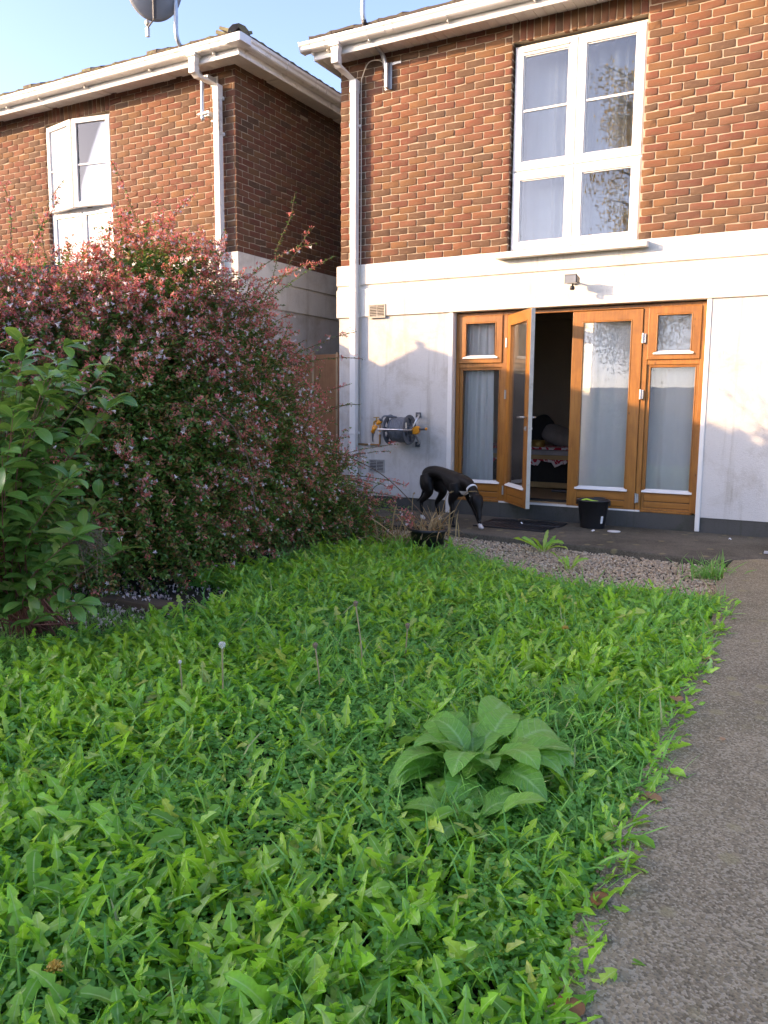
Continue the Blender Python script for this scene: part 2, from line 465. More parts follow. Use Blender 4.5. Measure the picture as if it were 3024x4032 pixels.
# ================================================================== brick pieces
def brick_template(seed):
    r = np.random.default_rng(seed)
    us = np.array([0, .035, .5, .965, 1.0]) - .5
    vs = np.array([0, .11, .89, 1.0]) - .5
    W, H, D = .2145, .0655, .05
    V = []; nu, nv = len(us), len(vs)
    sl = r.normal(0, .0022, 2)
    for j, v in enumerate(vs):
        for i, u in enumerate(us):
            edge = i in (0, nu - 1) or j in (0, nv - 1)
            x = u * W + r.normal(0, .0016); z = v * H + r.normal(0, .0018) + sl[0] * u * 1.2
            y = (.0022 if edge else 0) + r.normal(0, .0008) + sl[1] * u * .35
            if i in (0, nu - 1) and j in (0, nv - 1):
                x *= .985 - abs(r.normal(0, .012)); z *= .93 - abs(r.normal(0, .06)); y += .0012
            V.append((x, y, z))
    F = []
    for j in range(nv - 1):
        for i in range(nu - 1):
            a = j * nu + i
            F += [(a, a + 1, a + nu + 1), (a, a + nu + 1, a + nu)]
    ring = [i for i in range(nu)] + [j * nu + nu - 1 for j in range(1, nv)] + [(nv - 1) * nu + i for i in range(nu - 2, -1, -1)] + [j * nu for j in range(nv - 2, 0, -1)]
    b0 = len(V)
    for i in ring:
        V.append((V[i][0], D, V[i][2]))
    for k_ in range(len(ring)):
        a, b = ring[k_], ring[(k_ + 1) % len(ring)]
        F += [(a, b0 + k_, b0 + (k_ + 1) % len(ring)), (a, b0 + (k_ + 1) % len(ring), b)]
    F = [(a, c, b) for a, b, c in F] if False else F
    return np.array(V, np.float32), np.array(F, np.int32)
BT = [brick_template(100 + i) for i in range(14)]
BM = [mesh_np('brick', v, f, None, MAT['brick']) for v, f in BT]

def course_bricks(u0, u1, z0, nrow, ph, holes, pitch=.225, flip=0):
    """list of (u centre, z centre, width) for stretcher bond, cut round the holes"""
    out = []
    for r_ in range(nrow):
        z = z0 + ph * (r_ + .5)
        spans = [(u0, u1)]
        for hx0, hx1, hz0, hz1 in holes:
            if hz0 < z < hz1:
                new = []
                for a, b in spans:
                    if hx0 > a: new.append((a, min(b, hx0)))
                    if hx1 < b: new.append((max(a, hx1), b))
                spans = [s for s in new if s[1] - s[0] > .01]
        off = u0 - (pitch / 2 if (r_ + flip) % 2 else 0)
        for a, b in spans:
            k0 = int(math.floor((a - off) / pitch)) - 1
            for kk in range(k0, k0 + int((b - a) / pitch) + 4):
                p, q = off + kk * pitch + .005, off + (kk + 1) * pitch - .005
                p, q = max(p, a), min(q, b)
                if q - p > .025:
                    out.append(((p + q) / 2, z, q - p))
    return out

def build_bricks(items, parent, limit, key):
    """items: (position, Z rotation, width, height, upright). The ones that show largest become single bricks, the others one joined part."""
    items = [(p, rz, w, h, up, random.randrange(len(BT))) for p, rz, w, h, up in items]
    items.sort(key=key)
    for p, rz, w, h, up, t in items[:limit]:
        o = bpy.data.objects.new('brick', BM[t])
        o.location = (p[0], p[1], p[2])
        o.rotation_euler = (0, R(90) if up else 0, rz) if not up else (0, R(90), rz)
        o.scale = (w / .2145, 1, h / .0655)
        link(o, parent)
    VV = []; FF = []; n = 0
    for p, rz, w, h, up, t in items[limit:]:
        v, f = BT[t]
        v = v * np.array([w / .2145, 1, h / .0655], np.float32)
        if up: v = np.stack([v[:, 2], v[:, 1], -v[:, 0]], 1)
        c, s = math.cos(rz), math.sin(rz)
        v = np.stack([v[:, 0] * c - v[:, 1] * s, v[:, 0] * s + v[:, 1] * c, v[:, 2]], 1) + np.array(p, np.float32)
        VV.append(v); FF.append(f + n); n += len(v)
    if VV:
        o = put('brickwork', mesh_np('brickwork', np.concatenate(VV), np.concatenate(FF), None, MAT['brick']), parent)
        tag(o, kind='stuff')

# ================================================================== eaves pieces
GUT = [(-.305, .005), (-.40, .0), (-.418, .012), (-.424, .045), (-.440, .062), (-.446, .088), (-.436, .092), (-.428, .070), (-.412, .052), (-.404, .018), (-.320, .016), (-.316, .088), (-.305, .088)]

def eave_front(house, x0, x1, yw, soff, fz, dirty, miter_r=False, end_l=False, brackets=(), joints=(), boards=(0, 0)):
    """soffit boards, fascia and gutter along x; yw = wall plane"""
    mg = MAT['upvc_dirty'] if dirty else MAT['upvc']
    s = MB().box(x0, x1, yw - .285, yw + .1, soff + .012, soff + .02).obj('soffit', MAT['pvc_soffit'], house)
    x = boards[0]
    me = None
    i = 0
    while x < boards[1]:
        dz = 0.0
        b = MB().box(-.0485, .0485, -.283, .002, -.004, .011)
        if me is None: me = b.obj('soffit_board', MAT['pvc_soffit'], s, .003).data; o = s.children[-1]
        else: o = put('soffit_board', me, s); bb = o.modifiers.new('bevel', 'BEVEL'); bb.width = .003; bb.limit_method = 'ANGLE'
        o.location = (x, yw, soff + rng.normal(0, .0012))
        if i % 11 == 5 and dirty: o.location.z += .03        # sagging gap shows dark
        x += .101; i += 1
    f = MB().prof([(yw - .305, fz), (yw - .285, fz), (yw - .285, fz + .17), (yw - .300, fz + .17), (yw - .300, fz + .045), (yw - .308, fz + .04), (yw - .312, fz + .02)], 'x', x0, x1).obj('fascia', MAT['upvc'], house, .002)
    g0 = x0 - (.12 if end_l else 0)
    g = MB().prof([(yw + a, fz + .075 + b) for a, b in GUT], 'x', g0, x1).obj('gutter', mg, house, .002)
    if end_l:
        MB().prof([(yw - .30, fz + .072), (yw - .405, fz + .068), (yw - .43, fz + .11), (yw - .452, fz + .170), (yw - .30, fz + .168)], 'x', g0 - .012, g0).obj('gutter_end', mg, g)
    for bx in brackets:
        MB().prof([(yw + a * 1.012 + (.002), fz + .075 + b * 1.03 - .003) for a, b in GUT], 'x', bx - .014, bx + .014).box(bx - .007, bx + .007, yw - .36, yw - .31, fz + .045, fz + .075).obj('gutter_bracket', mg, g, .002)
    for bx in joints:
        for d_ in (-.05, .05):
            MB().prof([(yw + a * 1.012 + .002, fz + .075 + b * 1.03 - .003) for a, b in GUT], 'x', bx + d_ - .02, bx + d_ + .02).obj('gutter_joint', mg, g, .002)
    return g

def downpipe(house, x, yw, ztop, zbot, out_y, fz, mat, clips, shift=0.0, wid=.08):
    """hopper outlet on the gutter, offset bends, square pipe"""
    p = MB()
    h = wid / 2
    yp = yw - .035 - h
    yo = yw - .37
    xo = x + shift
    p.box(xo - .062, xo + .062, yo - .058, yo + .05, fz + .055, fz + .155)                 # running outlet
    p.prof([(xo - .055, fz + .055), (xo + .055, fz + .055), (xo + h, fz - .03), (xo - h, fz - .03)], 'y', yo - h, yo + h)
    p.box(xo - h - .004, xo + h + .004, yo - h - .004, yo + h + .004, fz - .12, fz - .03)
    z1, z2 = fz - .10, ztop
    c = [(-h, -h), (h, -h), (h, h), (-h, h)]
    vs = [(xo + a, yo + b, z1) for a, b in c] + [(x + a, yp + b, z2) for a, b in c]
    vs = [(vx, vy, vz - (.05 if i in (2, 3) else 0)) for i, (vx, vy, vz) in enumerate(vs)]
    p.add(vs, [(0, 1, 2, 3), (4, 5, 6, 7), (0, 1, 5, 4), (1, 2, 6, 5), (2, 3, 7, 6), (3, 0, 4, 7)])
    p.box(x - h - .005, x + h + .005, yp - h - .005, yp + h + .005, z2 - .13, z2 + .01)
    p.box(x - h, x + h, yp - h, yp + h, zbot, z2 - .02)
    o = p.obj('downpipe', mat, house, .006)
    for z in clips:
        MB().box(x - h - .004, x + h + .004, yp - h - .004, yw - .002, z - .016, z + .016).box(x + h, x + h + .028, yw - .05, yw - .04, z - .012, z + .012).obj('pipe_clip', mat, o, .003)
    return o

def tile_mesh(w, l, t, seed):
    r = np.random.default_rng(seed)
    b = MB()
    n = 4
    vs = []
    for j in (0, 1):
        for i in range(n + 1):
            x = -w / 2 + w * i / n
            vs.append((x, 0 if j == 0 else l, t + r.normal(0, .003) + (.006 if i in (0, n) else .0)))
    for j in (0, 1):
        for i in range(n + 1):
            x = -w / 2 + w * i / n
            vs.append((x, 0 if j == 0 else l, 0 + r.normal(0, .002)))
    m_ = n + 1
    fs = [(i, i + 1, m_ + i + 1, m_ + i) for i in range(n)]
    fs += [(2 * m_ + i, 3 * m_ + i, 3 * m_ + i + 1, 2 * m_ + i + 1) for i in range(n)]
    fs += [(i, 2 * m_ + i, 2 * m_ + i + 1, i + 1) for i in range(n)] + [(m_ + i, m_ + i + 1, 3 * m_ + i + 1, 3 * m_ + i) for i in range(n)]
    fs += [(0, m_, 3 * m_, 2 * m_), (n, 2 * m_ + n, 3 * m_ + n, m_ + n)]
    return b.add(vs, fs)

# ================================================================== the near house
house = empty('brick_house', (0, 0, 0), 0, 'brick house with white lower wall, wooden patio doors and tall white window', 'house')
HX0, HX1 = -1.5, 6.0
BZ = 2.873; SOF = 5.165
WIN = (.604, 1.974, 2.873, 4.973)          # opening of the upper window
# backing walls: mortar plane with the opening left free
bw = MB()
for x0, x1, z0, z1 in ((HX0 + .004, WIN[0], BZ, SOF + .1), (WIN[1], HX1, BZ, SOF + .1), (WIN[0], WIN[1], WIN[3], SOF + .1)):
    bw.box(x0, x1, .0052, .25, z0, z1)
bw.box(HX0 + .004, HX0 + .25, .25, 7, .15, SOF + .1)
brick_wall = bw.obj('brick_wall', MAT['mortar'], house)
rows = 31; ph = (SOF + .02 - BZ) / rows
items = []
sold = (WIN[0] - .005, WIN[1] + .005, WIN[3], 5.3)
for u, z, w in course_bricks(HX0, HX1, BZ, rows, ph, [WIN, sold]):
    if z < SOF + .02:
        items.append(((u, rng.normal(0, .0007), z), 0, w, ph - .0085, False))
nsol = 18
for i in range(nsol):
    u = WIN[0] + (WIN[1] - WIN[0]) * (i + .5) / nsol
    items.append(((u, rng.normal(0, .0007), WIN[3] + .104), 0, .205, (WIN[1] - WIN[0]) / nsol - .0095, True))
# brick reveals of the window
for r_ in range(28):
    z = BZ + (r_ + .5) * ph
    items.append(((WIN[0] + .001, .055, z), R(90), .095, ph - .0085, False))
def bkey(it):
    p = it[0]
    return (0 if in_view(p, 0) else 1, (Vector(p) - CAM_POS).length - it[2] * 4)
build_bricks(items, brick_wall, 300, bkey)
# lower rendered wall with the door opening, plinth, bands
DX0, DX1, DZ0, DZ1 = 0.0, 2.65, .159, 2.259
for rx0, rx1 in ((HX0 - .012, DX0 - .062), (DX1 + .047, HX1)):
    MB().box(rx0, rx1, -.014, .25, .150, 2.285).obj('rendered_wall', MAT['render'], house, .004)
b1 = MB().prof([(.2, 2.268), (-.034, 2.268), (-.038, 2.274), (-.038, 2.588), (-.012, 2.600), (-.012, 2.632), (-.036, 2.642), (-.036, 2.858), (-.022, 2.873), (.2, 2.873)], 'x', HX0 - .036, HX1)
b1.obj('render_band', MAT['band'], house, .004)
pl = MB().box(HX0, DX0 - .004, -.002, .25, -.08, .150).box(DX1 + .004, HX1, -.002, .25, -.08, .150).box(DX0 - .004, DX1 + .004, .052, .25, -.08, .158)
pl.obj('plinth', MAT['plinth'], house)
MB().box(-.062, -.004, -.024, .16, .01, 2.268).obj('door_reveal', MAT['trim'], house, .006)
MB().box(2.655, 2.700, -.024, .16, .01, 2.268).obj('door_reveal', MAT['trim'], house, .006)
# eaves
eave_front(house, HX0 - .155, HX1, 0, SOF, 5.115, False, end_l=True, brackets=[-1.66, -1.46, -.92, .02, .95, 1.9], joints=[-.66, 2.4], boards=(HX0 - .10, 3.2))
MB().box(HX0 - .155, HX0, .1, 7, SOF + .012, SOF + .02).obj('soffit', MAT['pvc_soffit'], house)
MB().box(HX0 - .17, HX0 - .155, -.30, 7, 5.115, 5.30).obj('fascia', MAT['upvc'], house)
downpipe(house, -1.265, 0, 4.90, .02, -.37, 5.115, MAT['upvc'], (4.42, 2.56, .9), -.06)
# roof
rp = math.tan(R(24))
roof = MB().add([(HX0 - .17, -.36, 5.285), (HX1, -.36, 5.285), (HX1, 3.6, 5.285 + 3.96 * rp), (HX0 - .17, 3.6, 5.285 + 3.96 * rp), (HX1, 7.2, 5.285), (HX0 - .17, 7.2, 5.285)],
                [(0, 1, 2, 3), (3, 2, 4, 5), (0, 3, 5), (0, 5, 4, 1)]).obj('roof', MAT['tile'], house)
tms = [tile_mesh(.294, .40, .024, 50 + i).obj('roof_tile', MAT['tile'], roof, .004).data for i in range(3)]
for c_ in list(roof.children): bpy.data.objects.remove(c_)
x = HX0 - .02; i = 0
while x < 3.4:
    for r_ in range(2):
        o = put('roof_tile', tms[(i + r_) % 3], roof)
        o.location = (x + .15 * r_, -.40 + r_ * .33, 5.295 + r_ * .33 * rp + .012 + rng.normal(0, .003)); o.rotation_euler = (R(24) - .03, 0, 0)
    x += .298; i += 1

# ------------------------------------------------------------------ upper window
def sash(parent, x0, x1, z0, z1, y0, d, fw, mat, glass, bar=None, name='sash'):
    """frame of four mitred rails + pane, made round its own origin at (x0, y0)"""
    s = MB()
    w = x1 - x0
    for a, b, c, e in ((0, fw, z0, z1), (w - fw, w, z0, z1), (fw, w - fw, z0, z0 + fw), (fw, w - fw, z1 - fw, z1)):
        s.box(a, b, 0, d, c, e)
    for a, b, c, e in ((fw, fw + .012, z0 + fw, z1 - fw), (w - fw - .012, w - fw, z0 + fw, z1 - fw), (fw + .012, w - fw - .012, z0 + fw, z0 + fw + .012), (fw + .012, w - fw - .012, z1 - fw - .012, z1 - fw)):
        s.box(a, b, .016, d - .004, c, e)
    o = s.obj(name, mat, parent, .004)
    o.location = (x0, y0, 0)
    p = MB().box(fw + .002, w - fw - .002, d * .5, d * .5 + .006, z0 + fw + .002, z1 - fw - .002).obj('pane', glass, parent)
    p.location = (x0, y0, 0)
    if bar:
        q = MB().box(fw + .003, w - fw - .003, d * .5 - .012, d * .5 - .002, bar - .011, bar + .011).obj('glazing_bar', mat, parent, .002)
        q.location = (x0, y0, 0)
    return o

win = MB()
for a in ((.618, .655, 2.89, 4.945), (1.925, 1.962, 2.89, 4.945), (1.268, 1.306, 2.93, 4.905), (.655, 1.925, 4.905, 4.945), (.655, 1.925, 2.89, 2.93), (.655, 1.268, 3.672, 3.708), (1.306, 1.925, 3.672, 3.708)):
    win.box(a[0], a[1], .062, .13, a[2], a[3])
window = win.obj('window', MAT['upvc'], house, .003)
for x0, x1 in ((.630, 1.279), (1.292, 1.950)):
    sash(window, x0, x1, 3.700, 4.925, .046, .05, .082, MAT['upvc'], MAT['glass_up'], 4.298)
    sash(window, x0, x1, 2.890, 3.682, .046, .05, .078, MAT['upvc'], MAT['glass_up'])
MB().box(.70, 1.20, .030, .047, 4.868, 4.892).obj('trickle_vent', MAT['upvc_dirty'], window, .006)
MB().prof([(.14, 2.866), (-.118, 2.842), (-.150, 2.838), (-.150, 2.786), (-.135, 2.782), (-.03, 2.790), (-.03, 2.80), (.14, 2.80)], 'x', .52, 2.088).obj('window_sill', MAT['trim'], house, .006)
# room behind the upper window
MB().add([(.2, .26, 2.75), (2.4, .26, 2.75), (2.4, 3.2, 2.75), (.2, 3.2, 2.75), (.2, .26, 5.05), (2.4, .26, 5.05), (2.4, 3.2, 5.05), (.2, 3.2, 5.05)],
         [(0, 1, 2, 3), (4, 5, 6, 7), (1, 2, 6, 5), (2, 3, 7, 6), (3, 0, 4, 7)]).obj('room_shell', MAT['room'], house)

# ------------------------------------------------------------------ patio doors
FY0, FY1 = .060, .135      # frame depth
dfm = MB()
for a in ((.004, .045, .175, 2.255), (2.605, 2.646, .175, 2.255), (.556, .612, .175, 2.218), (2.052, 2.104, .175, 2.218)):
    dfm.box(a[0], a[1], FY0, FY1, a[2], a[3])
for a in ((.045, .556), (2.104, 2.605)):
    dfm.box(a[0], a[1], FY0, FY1, 2.218, 2.255)
dfm.box(.556, 2.104, FY0, FY1, 2.2185, 2.2545)
for a in ((.045, .556), (2.104, 2.605)):
    dfm.box(a[0], a[1], FY0 + .006, FY1, 1.655, 1.706)        # transom
    dfm.box(a[0], a[1], FY0 - .012, FY1, .160, .182)
door_frame = dfm.obj('door_frame', MAT['oak'], house, .004)
MB().box(.556, 2.104, FY0 - .01, FY1 + .03, .158, .176).obj('threshold', MAT['trim'], door_frame, .003)

def ring(x0, x1, z0, z1, ix0, ix1, iz0, iz1, y0, y1):
    b = MB()
    q = [(x0, z0), (x1, z0), (x1, z1), (x0, z1)]; r = [(ix0, iz0), (ix1, iz0), (ix1, iz1), (ix0, iz1)]
    vs = [(a, y, c) for y in (y0, y1) for a, c in q + r]
    fs = []
    for i in range(4):
        j = (i + 1) % 4
        fs += [(i, j, 4 + j, 4 + i), (8 + i, 12 + i, 12 + j, 8 + j), (i, 8 + i, 8 + j, j), (4 + i, 4 + j, 12 + j, 12 + i)]
    return b.add(vs, fs)

def leaf(name, parent, w, z0, z1, glass_z0, glass_z1, stile, planks, loc, rz, d=.046, bead=True):
    """a glazed wooden leaf: stiles, rails, plank bottom panel, white glazing bead; own origin at its left edge"""
    o = ring(0, w, z0, z1, stile, w - stile, z0 + .02 if planks else glass_z0 - .02, glass_z1, 0, d).obj(name, MAT['oak'], parent, .004)
    o.location = loc; o.rotation_euler = (0, 0, rz)
    if planks: planks = (z0 + .02,) + tuple(planks[1:])
    if planks:
        n = len(planks) - 1
        for i in range(n):
            MB().box(stile, w - stile, .004, d - .006, planks[i] + .003, planks[i + 1] - .003).obj('plank', MAT['oak_h'], o, .004)
        MB().box(stile, w - stile, .016, d - .012, planks[0], planks[-1]).obj('panel_back', MAT['dark'], o)
    MB().box(stile + .001, w - stile - .001, d * .5, d * .5 + .006, glass_z0, glass_z1).obj('pane', MAT['glass'], o)
    MB().box(stile, stile + .012, -.004, d - .004, glass_z0, glass_z1).box(w - stile - .012, w - stile, -.004, d - .004, glass_z0, glass_z1).box(stile + .012, w - stile - .012, -.004, d - .004, glass_z1 - .012, glass_z1).obj('glazing_bead', MAT['oak'], o, .003)
    if bead:
        MB().prof([(-.020, glass_z0 - .030), (-.020, glass_z0 - .022), (d * .5, glass_z0 + .008), (d * .5, glass_z0 - .030)], 'x', stile - .022, w - stile + .022).obj('sill_bead', MAT['upvc'], o, .003)
    return o

# side panels
for x0, x1, lab in ((.045, .556, 'l'), (2.104, 2.605, 'r')):
    w = x1 - x0
    leaf('sidelight', house, w, .182, 1.655, .392, 1.640, .026, (.182, .205, .270, .362), (x0, FY0 + .018, 0), 0, .04)
    leaf('top_light', house, w, 1.706, 2.218, 1.785, 2.150, .070 if lab == 'l' else .08, None, (x0, FY0 - .014, 0), 0, .05)
door1 = leaf('door', house, .722, .178, 2.212, .392, 2.108, .098, (.178, .266, .362), (.612, FY0 - .006, 0), R(-51))
door1['label'] = 'glazed wooden door standing open'
MB().box(.722, .7235, .002, .044, .180, 2.210).obj('door_edge', MAT['edge'], door1)
door2 = leaf('door', house, .716, .178, 2.212, .392, 2.108, .104, (.178, .266, .362), (1.334, FY0 - .012, 0), 0)
for dr, zz in ((door1, 1.12),):
    for sd, yy in ((-1, -.002), (1, .048)):
        h = MB()
        h.tube([(.672, yy, zz), (.672, yy + sd * .05, zz)], .010, 8)
        h.tube([(.672, yy + sd * .05, zz), (.64, yy + sd * .052, zz), (.545, yy + sd * .052, zz - .004)], [.010, .010, .008], 8)
        h.obj('handle', MAT['steel'], dr, 0, True)
        MB().box(.655, .69, yy + (sd * .008 if sd < 0 else 0), yy + (0 if sd < 0 else .008), .98, 1.03).tube([(.672, yy, 1.005), (.672, yy + sd * .018, 1.005)], .012, 10).obj('lock', MAT['steel'], dr, .002)
def hinge(parent, x, y, z):
    MB().tube([(x, y, z - .05), (x, y, z + .05)], .011, 8).box(x - .002, x + .03, y, y + .004, z - .045, z + .045).obj('hinge', MAT['metal'], parent, .001)
for z in (1.92, 1.36, .30):
    hinge(door_frame, .606, FY0 - .014, z)
    hinge(door_frame, 2.058, FY0 - .022, z)
# the room behind the doors
MB().add([(-1.2, .26, .195), (2.9, .26, .195), (2.9, 3.9, .195), (-1.2, 3.9, .195), (-1.2, .26, 2.55), (2.9, .26, 2.55), (2.9, 3.9, 2.55), (-1.2, 3.9, 2.55)],
         [(4, 5, 6, 7), (1, 2, 6, 5), (2, 3, 7, 6), (3, 0, 4, 7)]).obj('room_shell', MAT['room'], house)
fl = MB().box(-1.2, 2.9, .135, 3.9, .10, .193).obj('room_floor', MAT['floorwood'], house)
MB().box(.6, 2.05, .137, .30, .194, .206).obj('door_runner', MAT['dark'], fl)
MB().box(-1.2, .004, .135, .26, 2.26, 2.55).box(.004, 2.9, .136, .26, 2.262, 2.55).obj('inner_lintel', MAT['room'], house)

# air vents
def air_vent(parent, x0, x1, z0, z1, y, nb, mat, name='air_vent'):
    f = MB().box(x0, x1, y - .010, y + .0, z0, z0 + .016).box(x0, x1, y - .010, y, z1 - .016, z1).box(x0, x0 + .018, y - .010, y, z0 + .016, z1 - .016).box(x1 - .018, x1, y - .010, y, z0 + .016, z1 - .016)
    f.box((x0 + x1) / 2 - .004, (x0 + x1) / 2 + .004, y - .009, y, z0 + .016, z1 - .016)
    o = f.obj(name, mat, parent, .002)
    MB().box(x0 + .01, x1 - .01, y - .002, y + .004, z0 + .01, z1 - .01).obj('vent_backing', MAT['dark'], o)
    for i in range(nb):
        z = z0 + .016 + (z1 - z0 - .032) * (i + .5) / nb
        MB().prof([(y - .009, z - .004), (y - .002, z - .001), (y - .002, z + .004), (y - .009, z + .001)], 'x', x0 + .018, x1 - .018).obj('vent_slat', mat, o)
    return o
air_vent(house, -1.085, -.858, 2.246, 2.405, -.039, 7, plain('terracotta_vent', (.42, .38, .32), .7, .15, 20))
air_vent(house, -1.088, -.869, .432, .588, -.015, 7, plain('grey_vent', (.33, .32, .30), .6, .15, 20))

# ================================================================== the neighbouring house
LX, LY = -2.599, -.57
nh = empty('brick_house', (LX, LY, 0), 0, 'neighbouring brick house behind the flowering shrub, casement windows ajar', 'house')
nh.location = (0, 0, 0)
NX0 = -10.5; NBZ = 3.044; NSOF = 5.165
NW = (-5.90, -4.66, 2.90, 4.985)
bw = MB()
for x0, x1, z0, z1 in ((NX0, NW[0], NBZ, NSOF + .1), (NW[1], LX - .004, NBZ, NSOF + .1), (NW[0], NW[1], NW[3], NSOF + .1)):
    bw.box(x0, x1, LY + .0052, LY + .25, z0, z1)
bw.box(LX - .25, LX - .0052, LY + .25, 6.5, NBZ, NSOF + .1)
nwall = bw.obj('brick_wall', MAT['mortar'], nh)
items = []
rows = 29; ph2 = (NSOF + .02 - NBZ) / rows
for u, z, w in course_bricks(-8.6, LX, NBZ, rows, ph2, [NW, (NW[0] - .005, NW[1] + .005, NW[3], 5.4)]):
    items.append(((u, LY + rng.normal(0, .0007), z), 0, w, ph2 - .0085, False))
for i in range(16):
    u = NW[0] + (NW[1] - NW[0]) * (i + .5) / 16
    items.append(((u, LY, NW[3] + .10), 0, .195, (NW[1] - NW[0]) / 16 - .0095, True))
for r_ in range(29):
    z = NBZ + (r_ + .5) * ph2
    if z < NW[3]: items.append(((NW[0] + .001, LY + .055, z), R(90), .095, ph2 - .0085, False))
for u, z, w in course_bricks(LY + .004, 2.6, NBZ, rows, ph2, [(.757, .945, 5.0, 5.11)], flip=1):
    items.append(((LX + rng.normal(0, .0007), u, z), R(90), w, ph2 - .0085, False))
def nkey(it):
    p = it[0]
    vis = in_view(p, 0) and (p[2] > 3.9 or (p[0] > LX - .02 and p[2] > 3.1) or p[0] > -3.4) and not (p[0] > LX - .02 and p[1] > 1.75)
    return (0 if vis else 1, (Vector(p) - CAM_POS).length)
build_bricks(items, nwall, 300, nkey)
# its rendered lower wall
MB().box(NX0, LX + .012, LY - .014, LY + .25, .15, 2.46).box(LX - .25, LX + .012, LY + .25, 6.5, .15, 2.46).obj('rendered_wall', MAT['render'], nh)
def lband(b, e, z0, z1):
    b.box(NX0, LX + e, LY - e, LY + .2, z0, z1)
    b.box(LX - .2, LX + e - .0005, LY + .2, 6.5, z0, z1)
nb = MB(); lband(nb, .036, 2.446, 2.742); lband(nb, .012, 2.742, 2.782); lband(nb, .035, 2.782, NBZ)
nb.obj('render_band', MAT['band'], nh, .004)
MB().box(NX0, LX, LY - .002, 6.5, -.08, .15).obj('plinth', MAT['plinth'], nh)
# eaves: front and side, mitred at the corner
g1 = eave_front(nh, NX0, LX + .285, LY, NSOF, 5.10, True, brackets=[-7.0, -6.2, -5.55, -4.7, -3.6, -2.62], joints=[-5.72, -2.44], boards=(-8.4, LX + .25))
sf = MB().box(LX - .1, LX + .285, LY - .283, 6.5, NSOF + .0121, NSOF + .0195).obj('soffit', MAT['pvc_soffit'], nh)
me = MB().box(.002, .283, -.0485, .0485, -.004, .011).obj('soffit_board', MAT['pvc_soffit'], sf, .003).data
bpy.data.objects.remove(sf.children[0])
y = LY + .05; i = 0
while y < 2.4:
    o = put('soffit_board', me, sf); o.location = (LX, y, NSOF + rng.normal(0, .0007) + (.035 if i in (5, 20) else 0))
    y += .101; i += 1
MB().prof([(LX + .3055, 5.10), (LX + .2855, 5.10), (LX + .2855, 5.27), (LX + .3005, 5.27), (LX + .3005, 5.145), (LX + .3085, 5.14), (LX + .3125, 5.12)], 'y', LY - .308, 6.5).obj('fascia', MAT['upvc_dirty'], nh, .002)
g2 = MB().prof([(LX - a, 5.175 + b) for a, b in GUT], 'y', LY - .30, 6.5).obj('gutter', MAT['upvc_dirty'], nh, .002)
for yy in (-.1, .75, 1.6):
    MB().prof([(LX - a * 1.012 + .002, 5.175 + b * 1.03 - .003) for a, b in GUT], 'y', yy - .014, yy + .014).obj('gutter_bracket', MAT['upvc_dirty'], g2, .002)
MB().prof([(LX + .25, LY - .30), (LX + .25, LY - .446), (LX + .43, LY - .446), (LX + .446, LY - .43), (LX + .446, LY - .25), (LX + .30, LY - .25)], 'z', 5.176, 5.268).obj('gutter_corner', MAT['upvc'], nh, .006)
downpipe(nh, -2.80, LY, 4.93, .05, -.37, 5.10, MAT['upvc_dirty'], (4.80, 4.40, 3.2), -.09)
# brick vent high on the side wall
MB().box(LX - .004, LX + .002, .76, .942, 5.003, 5.105).obj('vent_backing', MAT['dark'], nh)
vt = MB()
for i in range(5): vt.box(LX - .003, LX + .004, .76, .942, 5.004 + i * .0225, 5.013 + i * .0225)
for i in range(7): vt.box(LX - .003, LX + .0035, .76 + i * .0295, .768 + i * .0295, 5.003, 5.105)
vt.obj('air_brick', MAT['brick'], nh)
# hipped roof
e = .36; zr = 5.275
run = 4.2; rz_ = zr + run * rp
cx1, cy0 = LX + e, LY - e
nroof = MB().add([(NX0, cy0, zr), (cx1, cy0, zr), (cx1 - run, cy0 + run, rz_), (NX0, cy0 + run, rz_), (cx1, cy0 + 2 * run, zr), (NX0, cy0 + 2 * run, zr)],
                 [(0, 1, 2, 3), (1, 4, 2), (3, 2, 4, 5), (0, 5, 4, 1), (0, 3, 5)]).obj('roof', MAT['tile_moss'], nh)
tm2 = []
for i in range(3):
    t_ = tile_mesh(.292, .42, .03, 70 + i).obj('roof_tile', MAT['tile_moss'], nroof, .005); tm2.append(t_.data); bpy.data.objects.remove(t_)
for r_ in range(4):
    x = cx1 - .22 - r_ * .33 - (.15 if r_ % 2 else 0); i = 0
    while x > -8.6:
        o = put('roof_tile', tm2[(i + r_) % 3], nroof)
        o.location = (x, cy0 - .045 + r_ * .33, zr + .006 + (-.045 + r_ * .33) * rp + .014 + rng.normal(0, .004)); o.rotation_euler = (R(24) - .04, rng.normal(0, .01), rng.normal(0, .01))
        x -= .296; i += 1
for r_ in range(2):
    y = cy0 + .22 + r_ * .33
    while y < 2.6:
        o = put('roof_tile', tm2[r_], nroof); o.location = (cx1 + .045 - r_ * .33, y, zr + .02 + (-.045 + r_ * .33) * rp); o.rotation_euler = (R(24) - .04, 0, R(90))
        y += .296
# raised vent tiles along the eaves, dark blocks standing for their shaded gaps
for x in (-6.72, -5.62, -4.52, -3.42):
    vt_ = MB().prof([(cy0 - .05, zr + .005), (cy0 + .30, zr + .155), (cy0 + .30, zr + .165 + .03), (cy0 - .05, zr + .062)], 'x', x - .16, x + .0).obj('vent_tile_and_gap', MAT['tile_moss'], nroof, .004)
    MB().prof([(cy0 - .045, zr + .005), (cy0 + .30, zr + .155), (cy0 + .30, zr + .190), (cy0 - .045, zr + .050)], 'x', x + .002, x + .17).obj('vent_tile_and_gap', MAT['dark'], nroof, .004)
